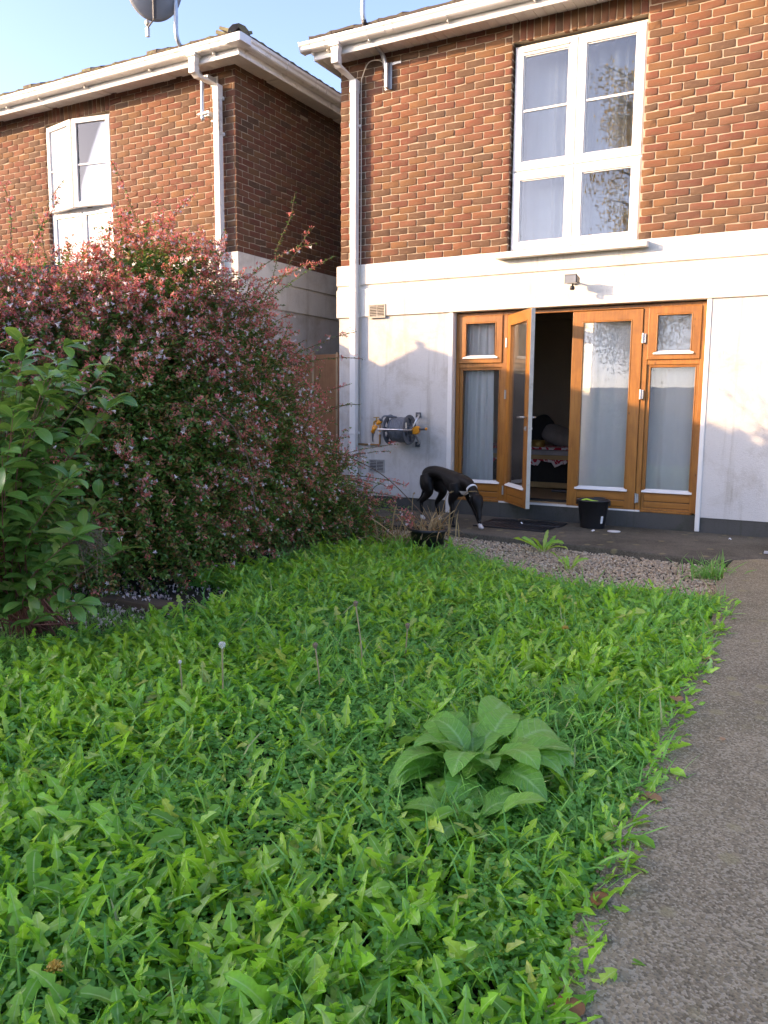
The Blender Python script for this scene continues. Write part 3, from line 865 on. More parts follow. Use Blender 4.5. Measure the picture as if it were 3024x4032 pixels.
# hip tiles
hipdir = Vector((-run, run, run * rp)).normalized()
for i in range(9):
    p0 = Vector((cx1, cy0, zr + .02)) + hipdir * (.02 + i * .30); p1 = p0 + hipdir * .36 + Vector((0, 0, -.01))
    sd = hipdir.cross(Vector((0, 0, 1))).normalized(); upv = sd.cross(hipdir).normalized()
    prof = [(-.13, -.035), (-.11, .02), (-.07, .062), (0, .082), (.07, .062), (.11, .02), (.13, -.035), (.09, -.05), (0, .04), (-.09, -.05)]
    vs = [p0 + sd * a + upv * (b + .012) for a, b in prof] + [p1 + sd * a * .93 + upv * b for a, b in prof]
    n_ = len(prof)
    MB().add(vs, [tuple(range(n_))[::-1], tuple(range(n_, 2 * n_))] + [(k_, (k_ + 1) % n_, n_ + (k_ + 1) % n_, n_ + k_) for k_ in range(n_)]).obj('hip_tile', MAT['tile'] if i == 0 else MAT['tile_moss'], nroof, .004)
# window: fixed frame, two ajar casements above, two obscured panes below
wf = MB()
wy = LY + .05
for a in ((-5.885, -5.845, 2.93, 4.965), (-4.705, -4.665, 2.93, 4.965), (-5.292, -5.252, 2.97, 3.80), (-5.845, -4.705, 4.925, 4.965), (-5.845, -4.705, 2.93, 2.97), (-5.845, -4.705, 3.795, 3.832)):
    wf.box(a[0], a[1], wy, wy + .07, a[2], a[3])
nwin = wf.obj('window', MAT['upvc'], nh, .003)
def hung(x0, x1, ang, hinge_right, glass, bar):
    w = x1 - x0
    rt = bpy.data.objects.new('casement', None)
    s = MB(); fw = .062; z0, z1 = 3.825, 4.94
    off = -w if hinge_right else 0
    for a, b, c, e_ in ((0, fw, z0, z1), (w - fw, w, z0, z1), (fw, w - fw, z0, z0 + fw), (fw, w - fw, z1 - fw, z1)):
        s.box(a + off, b + off, -.03, .03, c, e_)
    o = s.obj('casement', MAT['upvc'], nwin, .004)
    o.location = (x1 if hinge_right else x0, wy - .02, 0); o.rotation_euler = (0, 0, ang)
    for nm, g, y0, y1, zz0, zz1 in (('pane', glass, -.004, .004, z0 + fw, z1 - fw),):
        p = MB().box(fw + .002 + off, w - fw - .002 + off, y0, y1, zz0, zz1).obj(nm, g, nwin); p.location = o.location; p.rotation_euler = o.rotation_euler
    q = MB().box(fw + .002 + off, w - fw - .002 + off, -.016, -.006, bar - .01, bar + .01).obj('glazing_bar', MAT['upvc'], nwin); q.location = o.location; q.rotation_euler = o.rotation_euler
hung(-5.87, -5.275, R(-10), False, MAT['milky'], 4.36)  # white film on this casement stands in for glare of the low sun
hung(-5.268, -4.675, R(10), True, MAT['glass_up'], 4.36)
for x0, x1 in ((-5.845, -5.292), (-5.252, -4.705)):
    MB().box(x0, x0 + .045, wy - .012, wy + .04, 2.975, 3.79).box(x1 - .045, x1, wy - .012, wy + .04, 2.975, 3.79).box(x0 + .045, x1 - .045, wy - .012, wy + .04, 3.745, 3.79).box(x0 + .045, x1 - .045, wy - .012, wy + .04, 2.975, 3.02).obj('sash', MAT['upvc'], nwin, .004)
    MB().box(x0 + .045, x1 - .045, wy + .01, wy + .016, 3.02, 3.745).obj('pane', MAT['milky'], nwin)
MB().box(-6.0, -4.55, LY - .12, LY + .12, 2.845, 2.925).obj('window_sill', MAT['trim'], nh, .005)
MB().add([(-6.6, LY + .26, 2.7), (-4.1, LY + .26, 2.7), (-4.1, 2.4, 2.7), (-6.6, 2.4, 2.7), (-6.6, LY + .26, 5.05), (-4.1, LY + .26, 5.05), (-4.1, 2.4, 5.05), (-6.6, 2.4, 5.05)],
         [(0, 1, 2, 3), (4, 5, 6, 7), (1, 2, 6, 5), (2, 3, 7, 6), (3, 0, 4, 7)]).obj('room_shell', MAT['room'], nh)

# ================================================================== side gate between the houses
gate = empty('side_gate', (-2.0, .45, 0), 0, 'brown wooden side gate in the passage between the two houses', 'gate')
for i in range(2):
    g_ = MB().box(-.56 + i * .37, -.56 + i * .37 + .34, .0, .03, .08, 1.88 - i * .0).obj('panel', MAT['panel_wood'], gate, .004)
    MB().box(-.56 + i * .37 + .34, -.56 + i * .37 + .37, -.012, .04, .05, 1.90).obj('batten', MAT['trim'] if False else plain('pale_batten_%d' % i, (.42, .30, .18), .7), gate, .004)
MB().box(-.62, -.56, -.03, .06, -.05, 1.93).obj('gate_post', plain('cream_post', (.62, .52, .36), .7), gate, .005)
MB().box(.18, .46, 0, .03, .08, 1.87).obj('panel', MAT['panel_wood'], gate, .004)

# ================================================================== unseen buildings: a house added to shade the garden, the low one next door
H2 = Vector((SUN_VEC.x, SUN_VEC.y, 0)).normalized()
Q2 = Vector((-H2.y, H2.x, 0)); Q2 = Q2 if Q2.x > 0 else -Q2           # along the wall, seen from the sun
T = 13.0
def caster(xw, zw, back=0.0):
    p = Vector((xw, 0, zw)) + T * Vector((-1.25, -1.0, .42))
    return p + H2 * back
far = empty('far_shade_house', caster(-.4, 0), 0, 'unseen house shape added behind the camera, its roofline shaped to shade the lawn', 'house', None)
far.location = (0, 0, 0)
sil = [(-16, 1.2), (-1.15, 1.2), (.0, 1.35), (3.2, .30), (4.2, .12), (7.0, -.75), (14.0, -2.35)]  # roofline drawn to shade lawn and path, leaving the shrub top sunlit
vs = []; fs = []
for bk in (0, 7.0):
    for a, b in sil: vs.append(caster(a, b, bk))
    for a, b in (sil[0], sil[-1]):
        p = caster(a, b, bk); vs.append(Vector((p.x, p.y, -.2)))
n1 = len(sil); st = n1 + 2
for i in range(n1 - 1): fs.append((i, i + 1, st + i + 1, st + i))
wallv = MB().add(vs, [tuple(range(n1)) + (n1 + 1, n1), tuple(st + i for i in (list(range(n1)) + [n1 + 1, n1]))[::-1], (0, st, st + n1, n1), (n1 - 1, n1 + 1, st + n1 + 1, st + n1 - 1)])
wallv.obj('wall', plain('far_render', (.40, .32, .25), .9), far)
MB().add([v + Vector((0, 0, .01)) for v in vs], fs).obj('roof', MAT['tile'], far)

# the garden building next door: its ridge runs away from the houses and draws the roof shaped shadow on the white wall
room = empty('garden_building', (0, 0, 0), 0, 'low gabled building in the garden next door, left of the picture', 'outbuilding')
T0 = 3.28
def rdg(xw):
    t = T0 + .638 * (xw + .4)
    return Vector((xw - 1.25 * t, -t, 1.90 - .268 * (xw + .4) + .42 * t))
A_, B_ = rdg(-.4), rdg(2.95)
ax_ = (B_ - A_); ax_.z = 0; ax_.normalize()
def gpt(base, side, drop): return base + Vector((side, 0, -drop))
prof_ = [(-1.75, .745), (-.58, .250), (0, 0), (1.15, .49), (1.15, 4.0), (-1.75, 4.0)]
vs = [gpt(A_, a, b) for a, b in prof_] + [gpt(B_, a, b) for a, b in prof_]
for v_ in vs:
    if v_.z < 1: v_.z = -.1
MB().add([v - Vector((0, 0, .02)) for v in vs], [(0, 1, 2, 3, 4, 5), (11, 10, 9, 8, 7, 6), (3, 9, 10, 4), (0, 5, 11, 6)]).obj('wall', MAT['render'], room)
MB().add([gpt(b, a, d) for b in (A_, B_) for a, d in ((-1.75, .745), (0, 0), (1.15, .49), (1.15, .55), (0, .06), (-1.75, .80))],
         [(0, 1, 7, 6), (1, 2, 8, 7), (2, 3, 9, 8), (3, 4, 10, 9), (4, 5, 11, 10), (5, 0, 6, 11), (0, 5, 4, 1), (1, 4, 3, 2), (6, 7, 10, 11), (7, 8, 9, 10)]).obj('roof', MAT['tile'], room)
MB().box(-.03, .03, -.03, .03, 0, .05).obj('ridge_end', MAT['tile'], room).location = A_
wl = MB().box(A_.x - 4.2, A_.x - .7, A_.y - .08, A_.y, -.1, 1.60 + .42 * T0).obj('shade_wall', MAT['render'], None)  # added to cast the level edge left of the gable shadow
tag(wl, 'plain unseen wall added to cast the level part of the roof shadow, left of the picture', 'wall')
# ================================================================== curtains and bedroom things
def curtain(name, x0, x1, y, z0, z1, amp, waves, label, seed=0, lean=0.0, mat=None, sag=.0):
    r = np.random.default_rng(seed)
    nx = int(max(60, waves * 14)); nz = 26
    ph_ = r.uniform(0, 6.28, 4); V = []; F = []
    for j in range(nz + 1):
        t = j / nz; z = z0 + (z1 - z0) * t
        for i in range(nx + 1):
            s = i / nx
            ss = s + .035 * math.sin(s * 9 + ph_[0] + t * 1.6) + .02 * math.sin(s * 23 + ph_[2] + t)
            a = amp * (.55 + .45 * math.sin(s * 5 + ph_[1]))
            yy = y + a * math.sin(2 * math.pi * waves * ss + ph_[2] + .5 * math.sin(3 * t + ph_[3])) + .006 * math.sin(40 * t + s * 12) * (1 - t)
            if sag and t < .18: yy += sag * (1 - t / .18) * math.sin(s * 17 + t * 25 + ph_[1])
            xx = x0 + (x1 - x0) * s + lean * (1 - t) * (s - .5) * (x1 - x0)
            V.append((xx, yy, z))
    for j in range(nz):
        for i in range(nx):
            a = j * (nx + 1) + i
            F += [(a, a + 1, a + nx + 2), (a, a + nx + 2, a + nx + 1)]
    o = put(name, mesh_np(name, V, F, None, mat or MAT['curtain'], True))
    so = o.modifiers.new('solidify', 'SOLIDIFY'); so.thickness = .002
    return tag(o, label, 'curtain', 'pale curtains behind the glass')
NET = plain('net_curtain', (.52, .52, .50), .9, .06, 3)
curtain('curtain', .075, .40, .19, .215, 2.20, .030, 5, 'gathered pale curtain behind the narrow glazed panel beside the open door', 1, .20, None, .02)
curtain('curtain', 1.36, 2.06, .215, .21, 2.20, .026, 4, 'pale curtain drawn behind the closed wooden patio door', 2, 0, None, .02)
curtain('curtain', 2.10, 2.62, .215, .21, 2.20, .024, 3, 'pale curtain behind the glazed panel right of the closed patio door', 3, 0, None, .014)
curtain('curtain', .63, 1.29, .34, 2.9, 4.93, .045, 5, 'pale net curtain behind the left half of the tall upper window', 4, 0, NET)
curtain('curtain', 1.30, 1.95, .34, 2.9, 4.93, .045, 5, 'pale net curtain behind the right half of the tall upper window', 5, 0, NET)
curtain('curtain', -5.25, -4.70, LY + .17, 2.95, 4.94, .030, 6, 'white curtain hanging in the neighbouring upper window', 6)
o = curtain('curtain', -5.84, -5.30, LY + .15, 2.95, 4.94, .010, 5, 'white curtain behind the brightly lit left casement of the neighbouring window', 7)

bed = empty('bed', (0, 0, .195), 0, 'low wooden bed with red patterned cover inside the open door', 'bed')
bed.location = (0, 0, 0)
BW = mat_wood('bed_wood', (.36, .22, .09), (.50, .33, .15), .5, 'x')
MB().box(-.9, .985, 1.50, 1.535, .565, .62).obj('side_rail', BW, bed, .004)
MB().box(-.9, .985, 1.50, 1.535, .205, .275).obj('base_rail', BW, bed, .004)
MB().box(.925, .984, 1.501, 1.534, .275, .565).obj('leg', BW, bed, .003)
MB().box(-.9, .98, 1.56, 2.45, .20, .56).obj('bed_base', MAT['dark'], bed)
k = N('red_pattern_cloth'); o_ = k.obj()
k.base(k.ramp(k.noise(11, 3, .5, o_, 1.2), [(.46, (.45, .02, .035)), (.50, (.62, .56, .56))], 'CONSTANT')); k.rough(.9); RED = k.m
MB().box(-.9, .97, 1.52, 2.44, .565, .68).obj('mattress', plain('grey_sheet', (.32, .30, .31), .9), bed, .03)
cv = MB()
nx = 40
vs = [(-.85 + 1.78 * i / nx, 1.499 - .006, .61 if 0 else .565 - (.05 + .035 * math.sin(i * .9) + .02 * math.sin(i * 2.3)) * (j) ) for j in (0, 1) for i in range(nx + 1)]
cv.add(vs, [(i, i + 1, nx + 2 + i, nx + 1 + i) for i in range(nx)])
cl = cv.obj('cover_hem', RED, bed); so = cl.modifiers.new('solidify', 'SOLIDIFY'); so.thickness = .006
MB().box(-.88, .955, 1.56, 2.42, .684, .715).obj('cover', RED, bed, .012)
def cushion(name, loc, sx, sy, sz, rot, mat, label):
    bm = bmesh.new(); bmesh.ops.create_uvsphere(bm, u_segments=24, v_segments=14, radius=1)
    for v in bm.verts:
        c = v.co
        f = lambda t: math.copysign(abs(t) ** .55, t)
        v.co = Vector((f(c.x) * sx, f(c.y) * sy, c.z * sz * (1 - .35 * abs(c.x * c.y))))
    me = bpy.data.meshes.new(name); bm.to_mesh(me); bm.free()
    me.polygons.foreach_set('use_smooth', np.ones(len(me.polygons), bool))
    o = put(name, me, None, mat); o.location = loc; o.rotation_euler = rot
    return tag(o, label, 'cushion')
cushion('cushion', (.62, 2.12, .84), .24, .17, .09, (R(35), R(20), R(10)), plain('grey_cushion', (.22, .20, .185), .9), 'grey cushion lying on the red patterned bed')
cushion('cushion', (.30, 2.2, .92), .22, .18, .08, (R(60), R(-30), R(30)), plain('black_cushion', (.02, .02, .022), .9), 'black cushion propped behind the grey cushion on the bed')
pot = MB().lathe([(.0, 0), (.075, 0), (.085, .01), (.09, .10), (.083, .10), (.08, .012), (0, .012)], (.47, 1.66, .70)).obj('metal_bowl', MAT['brass'], None, 0, True)
tag(pot, 'small brass coloured bowl on the edge of the bed', 'bowl')
sh = MB().box(.83, 1.08, 1.12, 1.20, .196, .225).obj('slipper', MAT['grey_pl'], None, .012)
tag(sh, 'grey flat slipper on the floor just inside the open door', 'slipper')

# ================================================================== floodlight over the doors
fl_ = empty('floodlight', (1.37, -.037, 2.50), 0, 'small black security floodlight with sensor above the patio doors', 'lamp')
MB().lathe([(0, 0), (.035, 0), (.035, .02), (0, .02)], (0, 0, 0), (0, -1, 0), 14).tube([(0, -.02, 0), (.02, -.12, .0), (.04, -.19, .01)], .012, 8).obj('bracket', MAT['black_pl'], fl_, .002)
hd = MB().prof([(-.145, -.045), (-.255, -.045), (-.275, -.055), (-.275, .060), (-.255, .05), (-.145, .03)], 'x', -.055, .105).obj('housing', MAT['black_pl'], fl_, .008)
MB().box(-.045, .095, -.2795, -.276, -.045, .045).obj('glass_front', plain('lamp_glass', (.16, .17, .18), .15, .1), hd, .002)
for s_ in ((-.055, .105, .048, .062), (-.055, .105, -.058, -.046)):
    MB().box(s_[0], s_[1], -.284, -.274, s_[2], s_[3]).obj('bezel', plain('grey_bezel', (.22, .22, .21), .5), hd, .002)
MB().tube([(.03, -.20, -.045), (.03, -.20, -.075)], .012, 8).lathe([(0, 0), (.028, .0), (.032, .02), (.026, .045), (0, .05)], (.03, -.21, -.125), (0, 0, 1), 14).obj('sensor', MAT['black_pl'], fl_, 0, True)

fl_.scale = (.8, .9, .8)
# ================================================================== aerial bracket on the near house
ant = empty('aerial_mast', (-.86, 0, 4.85), 0, 'curved metal aerial mast on a bracket under the eaves of the near house', 'aerial')
MB().box(-.045, .045, -.012, -.002, -.09, .20).box(-.018, .018, -.075, -.012, -.085, .18).box(-.06, .16, -.010, -.003, .165, .195).obj('wall_bracket', MAT['metal'], ant, .004)
P = catmull([(-.01, -.055, -.02), (-.01, -.06, .16), (-.03, -.11, .27), (-.075, -.26, .36), (-.075, -.43, .50), (-.065, -.46, .75), (-.06, -.46, 1.1), (-.06, -.46, 1.9)], 8)
MB().tube(P, .021, 12).obj('mast', MAT['metal'], ant, 0, True)
P2 = [(p[0] - .024, p[1] - .006, p[2]) for p in P[6:]]
MB().tube(P2, .006, 6).obj('cable', plain('grey_cable', (.30, .30, .31), .5), ant, 0, True)
MB().tube([(p[0], p[1], p[2]) for p in P[30:33]], .025, 10).obj('tape', MAT['black_pl'], ant, 0, True)
cab = MB().tube(catmull([(-.89, -.03, 5.03), (-.96, -.06, 5.075), (-1.08, -.07, 5.07), (-1.165, -.06, 4.95), (-1.195, -.045, 4.80), (-1.20, -.03, 4.0), (-1.203, -.03, 3.0), (-1.20, -.05, 2.75), (-1.20, -.055, 2.35), (-1.20, -.03, 2.2), (-1.203, -.03, 1.2), (-1.21, -.03, .3)], 8), .0055, 6).obj('wall_cable', plain('cream_cable', (.55, .50, .42), .6), None, 0, True)
tag(cab, 'thin cream cable looping from the aerial bracket down beside the white drainpipe', 'cable')

# ================================================================== satellite dish on the neighbouring house
dish = empty('satellite_dish', (-2.98, LY, 4.6), 0, 'grey satellite dish on a bent pole at the neighbouring roof corner', 'satellite dish')
dish.location = (0, 0, 0)
PO = catmull([(-2.975, LY - .14, 4.55), (-2.975, LY - .14, 4.80), (-2.975, LY - .14, 5.00), (-3.00, LY - .17, 5.10), (-3.05, LY - .36, 5.26), (-3.055, LY - .46, 5.38), (-3.05, LY - .47, 5.62), (-3.05, LY - .47, 5.98)], 8)
MB().tube(PO, .0235, 12).obj('pole', MAT['metal'], dish, 0, True)
for z in (4.62, 5.02):
    MB().box(-2.955, -2.845, LY - .012, LY - .001, z - .05, z + .05).box(-2.945, -2.875, LY - .15, LY - .012, z - .03, z + .03).box(-3.02, -2.90, LY - .175, LY - .165, z - .012, z + .012).tube([(-3.04, LY - .17, z), (-2.89, LY - .17, z)], .007, 6).obj('wall_clamp', plain('pale_clamp', (.55, .53, .49), .5, .1, 10, .4), dish, .004)
# reflector: a shallow oval bowl that faces away from the garden
dc = Vector((-3.19, LY - .66, 5.86)); dn = Vector((-.50, -.10 + .72, .42)).normalized()
dn = Vector((-.62, .62, .46)).normalized()
da = dn.cross(Vector((0, 0, 1))).normalized(); db = da.cross(dn).normalized()
vs = []; fs = []; nr, na = 10, 48
for j in range(nr + 1):
    rr = j / nr
    for i in range(na):
        t = 2 * math.pi * i / na
        vs.append(dc + da * (.305 * rr * math.cos(t)) + db * (.345 * rr * math.sin(t)) + dn * (.075 * (rr * rr - 1)))
for j in range(nr):
    for i in range(na): fs.append((j * na + i, j * na + (i + 1) % na, (j + 1) * na + (i + 1) % na, (j + 1) * na + i))
rf = MB().add(vs, fs).obj('reflector', plain('dish_grey', (.26, .29, .33), .5, .08, 6), dish, 0, True)
so = rf.modifiers.new('solidify', 'SOLIDIFY'); so.thickness = .006
bk = dc - dn * .105
mb = Vector((-3.05, LY - .47, 5.80))
MB().tube([bk + da * -.10, bk + da * .10], .026, 6).tube([bk, mb], .024, 6).tube([mb + Vector((.07, -.02, -.03)), mb + Vector((-.09, .02, .03))], .012, 6).tube([mb + Vector((.07, -.02, .05)), mb + Vector((-.09, .02, .09))], .012, 6).obj('mount', MAT['grey_pl'], dish, .003)
lo = dc - db * .30 - dn * .06
MB().tube([bk, bk - db * .10, lo - dn * .02], [.028, .024, .022], 6).tube([lo - dn * .02, lo - db * .12 + dn * .24 - CAM_R * .08], .013, 6).obj('feed_arm', MAT['grey_pl'], dish, .003)
le = lo - db * .12 + dn * .24 - CAM_R * .08
MB().lathe([(0, -.01), (.03, 0), (.034, .04), (.018, .06), (.018, .11), (0, .11)], le + db * .04, -dn + db * .35, 12).box(le.x - .02, le.x + .02, le.y - .02, le.y + .02, le.z - .10, le.z + .0).obj('receiver', MAT['upvc'], dish, .004)

# ================================================================== tap with copper pipe
tap = empty('garden_tap', (-.93, -.015, 1.03), 0, 'brass garden tap on a copper pipe with orange hose connector', 'tap')
tap.location = (0, 0, 0)
MB().tube([(-1.225, -.032, .765), (-.945, -.032, .765), (-.932, -.032, .772), (-.930, -.032, .785), (-.930, -.032, 1.03)], .0105, 10).obj('copper_pipe', MAT['copper'], tap, 0, True)
for p in ((-1.07, .765), (-.93, .90)):
    MB().box(p[0] - .014, p[0] + .014, -.046, -.014, p[1] - .012, p[1] + .012).obj('pipe_clip', MAT['upvc'], tap, .003)
MB().lathe([(0, 0), (.030, 0), (.030, .010), (.014, .012), (.014, .03), (0, .03)], (-.93, -.016, 1.045), (0, -1, 0), 14).tube([(-.93, -.03, 1.045), (-.945, -.10, 1.045), (-.955, -.125, 1.035), (-.957, -.13, 1.0)], [.014, .013, .012, .011], 10).tube([(-.945, -.085, 1.05), (-.947, -.085, 1.085)], .010, 8).box(-.985, -.910, -.092, -.078, 1.085, 1.095).obj('tap_body', MAT['brass'], tap, .002)
MB().lathe([(0, 0), (.020, 0), (.022, .03), (.018, .06), (.014, .07), (0, .07)], (-.958, -.132, .925), (0, 0, 1), 12).obj('connector', MAT['orange'], tap, 0, True)
MB().lathe([(0, 0), (.015, 0), (.017, .025), (0, .025)], (-.958, -.132, .90), (0, 0, 1), 12).obj('collar', MAT['grey_pl'], tap, 0, True)

# ================================================================== hose reel
reel = empty('hose_reel', (-.57, -.015, .96), 0, 'grey wall mounted hose reel with orange crank handle', 'hose reel')
reel.location = (-.575, -.20, .955)
def disc(x, name):
    """flange with six kidney openings"""
    b = MB(); n = 72; ro = .172; rings = [.045, .075, .135, .172]
    vs = []; 
    for s_ in (-.007, .007):
        for r_ in rings:
            for i in range(n):
                t = 2 * math.pi * i / n; vs.append((x + s_, r_ * math.cos(t), r_ * math.sin(t)))
    nr_ = len(rings)
    def idx(s_, r_, i): return (s_ * nr_ + r_) * n + i % n
    fs = []
    for r_ in range(nr_ - 1):
        for i in range(n):
            hole = r_ == 1 and (i % 12) in (2, 3, 4, 5, 6, 7, 8)
            if not hole:
                for s_ in (0, 1): fs.append((idx(s_, r_, i), idx(s_, r_, i + 1), idx(s_, r_ + 1, i + 1), idx(s_, r_ + 1, i)))
            else:
                fs.append((idx(0, 1, i), idx(0, 1, i + 1), idx(1, 1, i + 1), idx(1, 1, i))); fs.append((idx(0, 2, i), idx(0, 2, i + 1), idx(1, 2, i + 1), idx(1, 2, i)))
    for i in range(n):
        fs.append((idx(0, nr_ - 1, i), idx(0, nr_ - 1, i + 1), idx(1, nr_ - 1, i + 1), idx(1, nr_ - 1, i))); fs.append((idx(0, 0, i), idx(0, 0, i + 1), idx(1, 0, i + 1), idx(1, 0, i)))
    b.add(vs, fs)
    return b.obj(name, MAT['grey_pl'], reel, .002)
disc(-.125, 'flange'); disc(.125, 'flange')
MB().lathe([(.075, -.12), (.075, .12)], (0, 0, 0), (1, 0, 0), 24).lathe([(0, .13), (.052, .13), (.048, .17), (.02, .18), (0, .18)], (0, 0, 0), (1, 0, 0), 20).lathe([(0, -.15), (.045, -.15), (.045, -.12)], (0, 0, 0), (1, 0, 0), 20).obj('hub', MAT['grey_pl'], reel, 0, True)
for lay_, (rr, n_, x0) in enumerate(((.098, 12, -.108), (.118, 11, -.098), (.137, 9, -.055))):
    pts = []
    for i in range(n_ * 28 + 1):
        t = i / 28; pts.append((x0 + t * .0185, (rr + .003 * math.sin(t * 2.3)) * math.cos(2 * math.pi * t), (rr + .003 * math.cos(t * 1.7)) * math.sin(2 * math.pi * t)))
    MB().tube(pts, .0093, 7).obj('hose_coil', MAT['hose'], reel, 0, True)
MB().tube(catmull([(.18, -.03, .0), (.12, -.20, .005), (.0, -.205, .005), (-.15, -.20, .005), (-.19, -.16, .0), (-.19, .16, -.02)], 8), .011, 8).obj('frame_bar', MAT['steel'], reel, 0, True)
MB().tube(catmull([(.15, .17, .17), (.20, .10, .17), (.205, .03, .12), (.17, .0, .03)], 8), .011, 8).tube(catmull([(.15, .17, -.17), (.20, .10, -.14), (.19, .03, -.06), (.17, .0, -.02)], 8), .011, 8).obj('wall_arm', MAT['steel'], reel, 0, True)
MB().box(.12, .18, .165, .184, .14, .20).box(.12, .18, .165, .184, -.20, -.14).box(-.20, -.14, .165, .184, -.05, .02).obj('wall_plate', MAT['grey_pl'], reel, .003)
ck = MB().prof([(.175, -.045), (.225, -.05), (.255, -.03), (.262, .03), (.235, .05), (.20, .035), (.175, .02)], 'y', -.028, .022).obj('crank', MAT['orange'], reel, .008)
MB().tube([(.25, -.005, .012), (.335, -.005, .015)], .0165, 10).obj('crank_grip', MAT['grey_pl'], ck, 0, True)
MB().tube([(.335, -.005, .015), (.352, -.005, .0155)], .017, 10).obj('crank_cap', MAT['orange'], ck, 0, True)
for p0, p1, nm in (((-.20, -.18, .06), (-.16, -.17, .105), 'connector'), ((-.255, -.19, -.035), (-.205, -.185, .045), 'connector')):
    MB().tube([p0, p1], [.020, .023], 12).obj(nm, MAT['orange'], reel, 0, True)
MB().tube([(-.16, -.17, .105), (-.15, -.168, .12)], .024, 12).obj('collar', MAT['grey_pl'], reel, 0, True)
MB().tube(catmull([(-.15, -.168, .12), (-.12, -.15, .155), (-.06, -.11, .155), (-.01, -.05, .145)], 8), .0095, 8).obj('hose_tail', MAT['hose'], reel, 0, True)
MB().tube(catmull([(-.383, .068, -.055), (-.39, .06, -.11), (-.37, .03, -.145), (-.32, -.06, -.12), (-.27, -.16, -.055), (-.245, -.188, -.02)], 8), .0085, 8).obj('feed_hose', MAT['hose'], reel, 0, True)
MB().box(.1325, .1335, -.115, -.075, .02, .085).obj('sticker', plain('cream_sticker', (.62, .56, .46), .6), reel)

# ================================================================== bucket, mats, bits on the patio
bk_ = empty('bucket', (1.70, -.245, .004), 0, 'black plastic bucket with lime handle inside, by the patio doors', 'bucket')
MB().lathe([(0, .0), (.118, 0), (.122, .006), (.155, .272), (.166, .274), (.168, .286), (.160, .290), (.150, .286), (.116, .012), (0, .012)], (0, 0, 0), (0, 0, 1), 40).obj('body', MAT['black_pl'], bk_, 0, True)
MB().add([(math.cos(a) * (.150 + .012 * k_ * 3), math.sin(a) * (.150 + .012 * k_ * 3), .284 + .012 * k_) for k_ in (0, 1) for a in [R(62 + 8 * i) for i in range(6)]], [(i, i + 1, 7 + i, 6 + i) for i in range(5)]).obj('pouring_lip', MAT['black_pl'], bk_)
MB().box(-.172, -.160, -.02, .02, .235, .285).box(.160, .172, -.02, .02, .235, .285).obj('handle_lug', MAT['black_pl'], bk_, .004)
lb = MB(); a0 = -40
vs = [(math.cos(R(a0 + i * 2.4)) * (.1225 + zz / .272 * .033 + .0012), math.sin(R(a0 + i * 2.4)) * (.1225 + zz / .272 * .033 + .0012), zz) for zz in (.055, .13) for i in range(6)]
lb.add(vs, [(i, i + 1, 7 + i, 6 + i) for i in range(5)]).obj('paper_label', MAT['upvc'], bk_)
P = catmull([(-.125, -.06, .225), (-.11, -.05, .272), (-.06, -.04, .29), (.0, -.02, .275), (.06, .02, .262), (.11, .04, .235)], 8)
MB().tube(P, .0085, 8).obj('handle', plain('lime_plastic', (.50, .75, .06), .45, .06), bk_, 0, True)

def door_mat(loc, w, d, label, seed, rz):
    o = empty('door_mat', loc, rz, label, 'door mat', None)
    MB().box(-w / 2, w / 2, -d / 2, d / 2, 0, .008).obj('base', MAT['black_pl'], o, .003)
    MB().box(-w / 2, w / 2, -d / 2, -d / 2 + .022, .008, .014).box(-w / 2, w / 2, d / 2 - .022, d / 2, .008, .014).box(-w / 2, -w / 2 + .022, -d / 2 + .022, d / 2 - .022, .008, .014).box(w / 2 - .022, w / 2, -d / 2 + .022, d / 2 - .022, .008, .014).obj('rim', MAT['black_pl'], o, .003)
    n = 16
    for i in range(n):
        x = -w / 2 + .04 + (w - .08) * i / (n - 1)
        b = MB().box(x - .012, x + .012, -d / 2 + .03, d / 2 - .03, .008, .0125)
        b.obj('rib', MAT['black_pl'], o)
    return o
door_mat((1.02, -.33, .004), .80, .30, 'black rubber door mat nearest the doorway', 1, R(1))
door_mat((1.00, -.66, .004), .76, .34, 'black rubber door mat nearest the gravel', 2, R(-2))
o = MB().lathe([(0, 0), (.062, 0), (.064, .004), (.058, .008), (0, .006)], (1.96, -.42, .003), (0, 0, 1), 24).obj('plastic_lid', MAT['upvc'], None, 0, True)
tag(o, 'round white plastic lid lying flat beside the bucket', 'lid')
for i, (x, y, lb_) in enumerate(((1.02, -.48, 'white paper scrap on the black door mats'), (1.78, -.52, 'tiny white paper scrap on the concrete in front of the bucket'), (3.02, -.35, 'small white paper scrap on the concrete by the wall at the right'))):
    z = .017 if i == 0 else .004
    r = np.random.default_rng(i)
    vs = [(x + .024 * math.cos(t) * r.uniform(.5, 1), y + .016 * math.sin(t), z + r.uniform(.001, .016)) for t in np.linspace(0, 5.4, 6)] + [(x, y, z + .02)]
    o = MB().add(vs, [(a, (a + 1) % 6, 6) for a in range(6)]).obj('paper_scrap', MAT['upvc']); so = o.modifiers.new('s', 'SOLIDIFY'); so.thickness = .001
    tag(o, lb_, 'litter')
dg = empty('drain_grate', (3.42, -.93, .0), R(2), 'dark drain grate set in the concrete at the right edge of the picture', 'drain')
MB().box(-.08, .08, -.08, .08, .003, .006).obj('frame', MAT['dark'], dg)
for i in range(5): MB().box(-.07, .07, -.066 + i * .028, -.050 + i * .028, .006, .011).obj('bar', MAT['metal'], dg, .002)

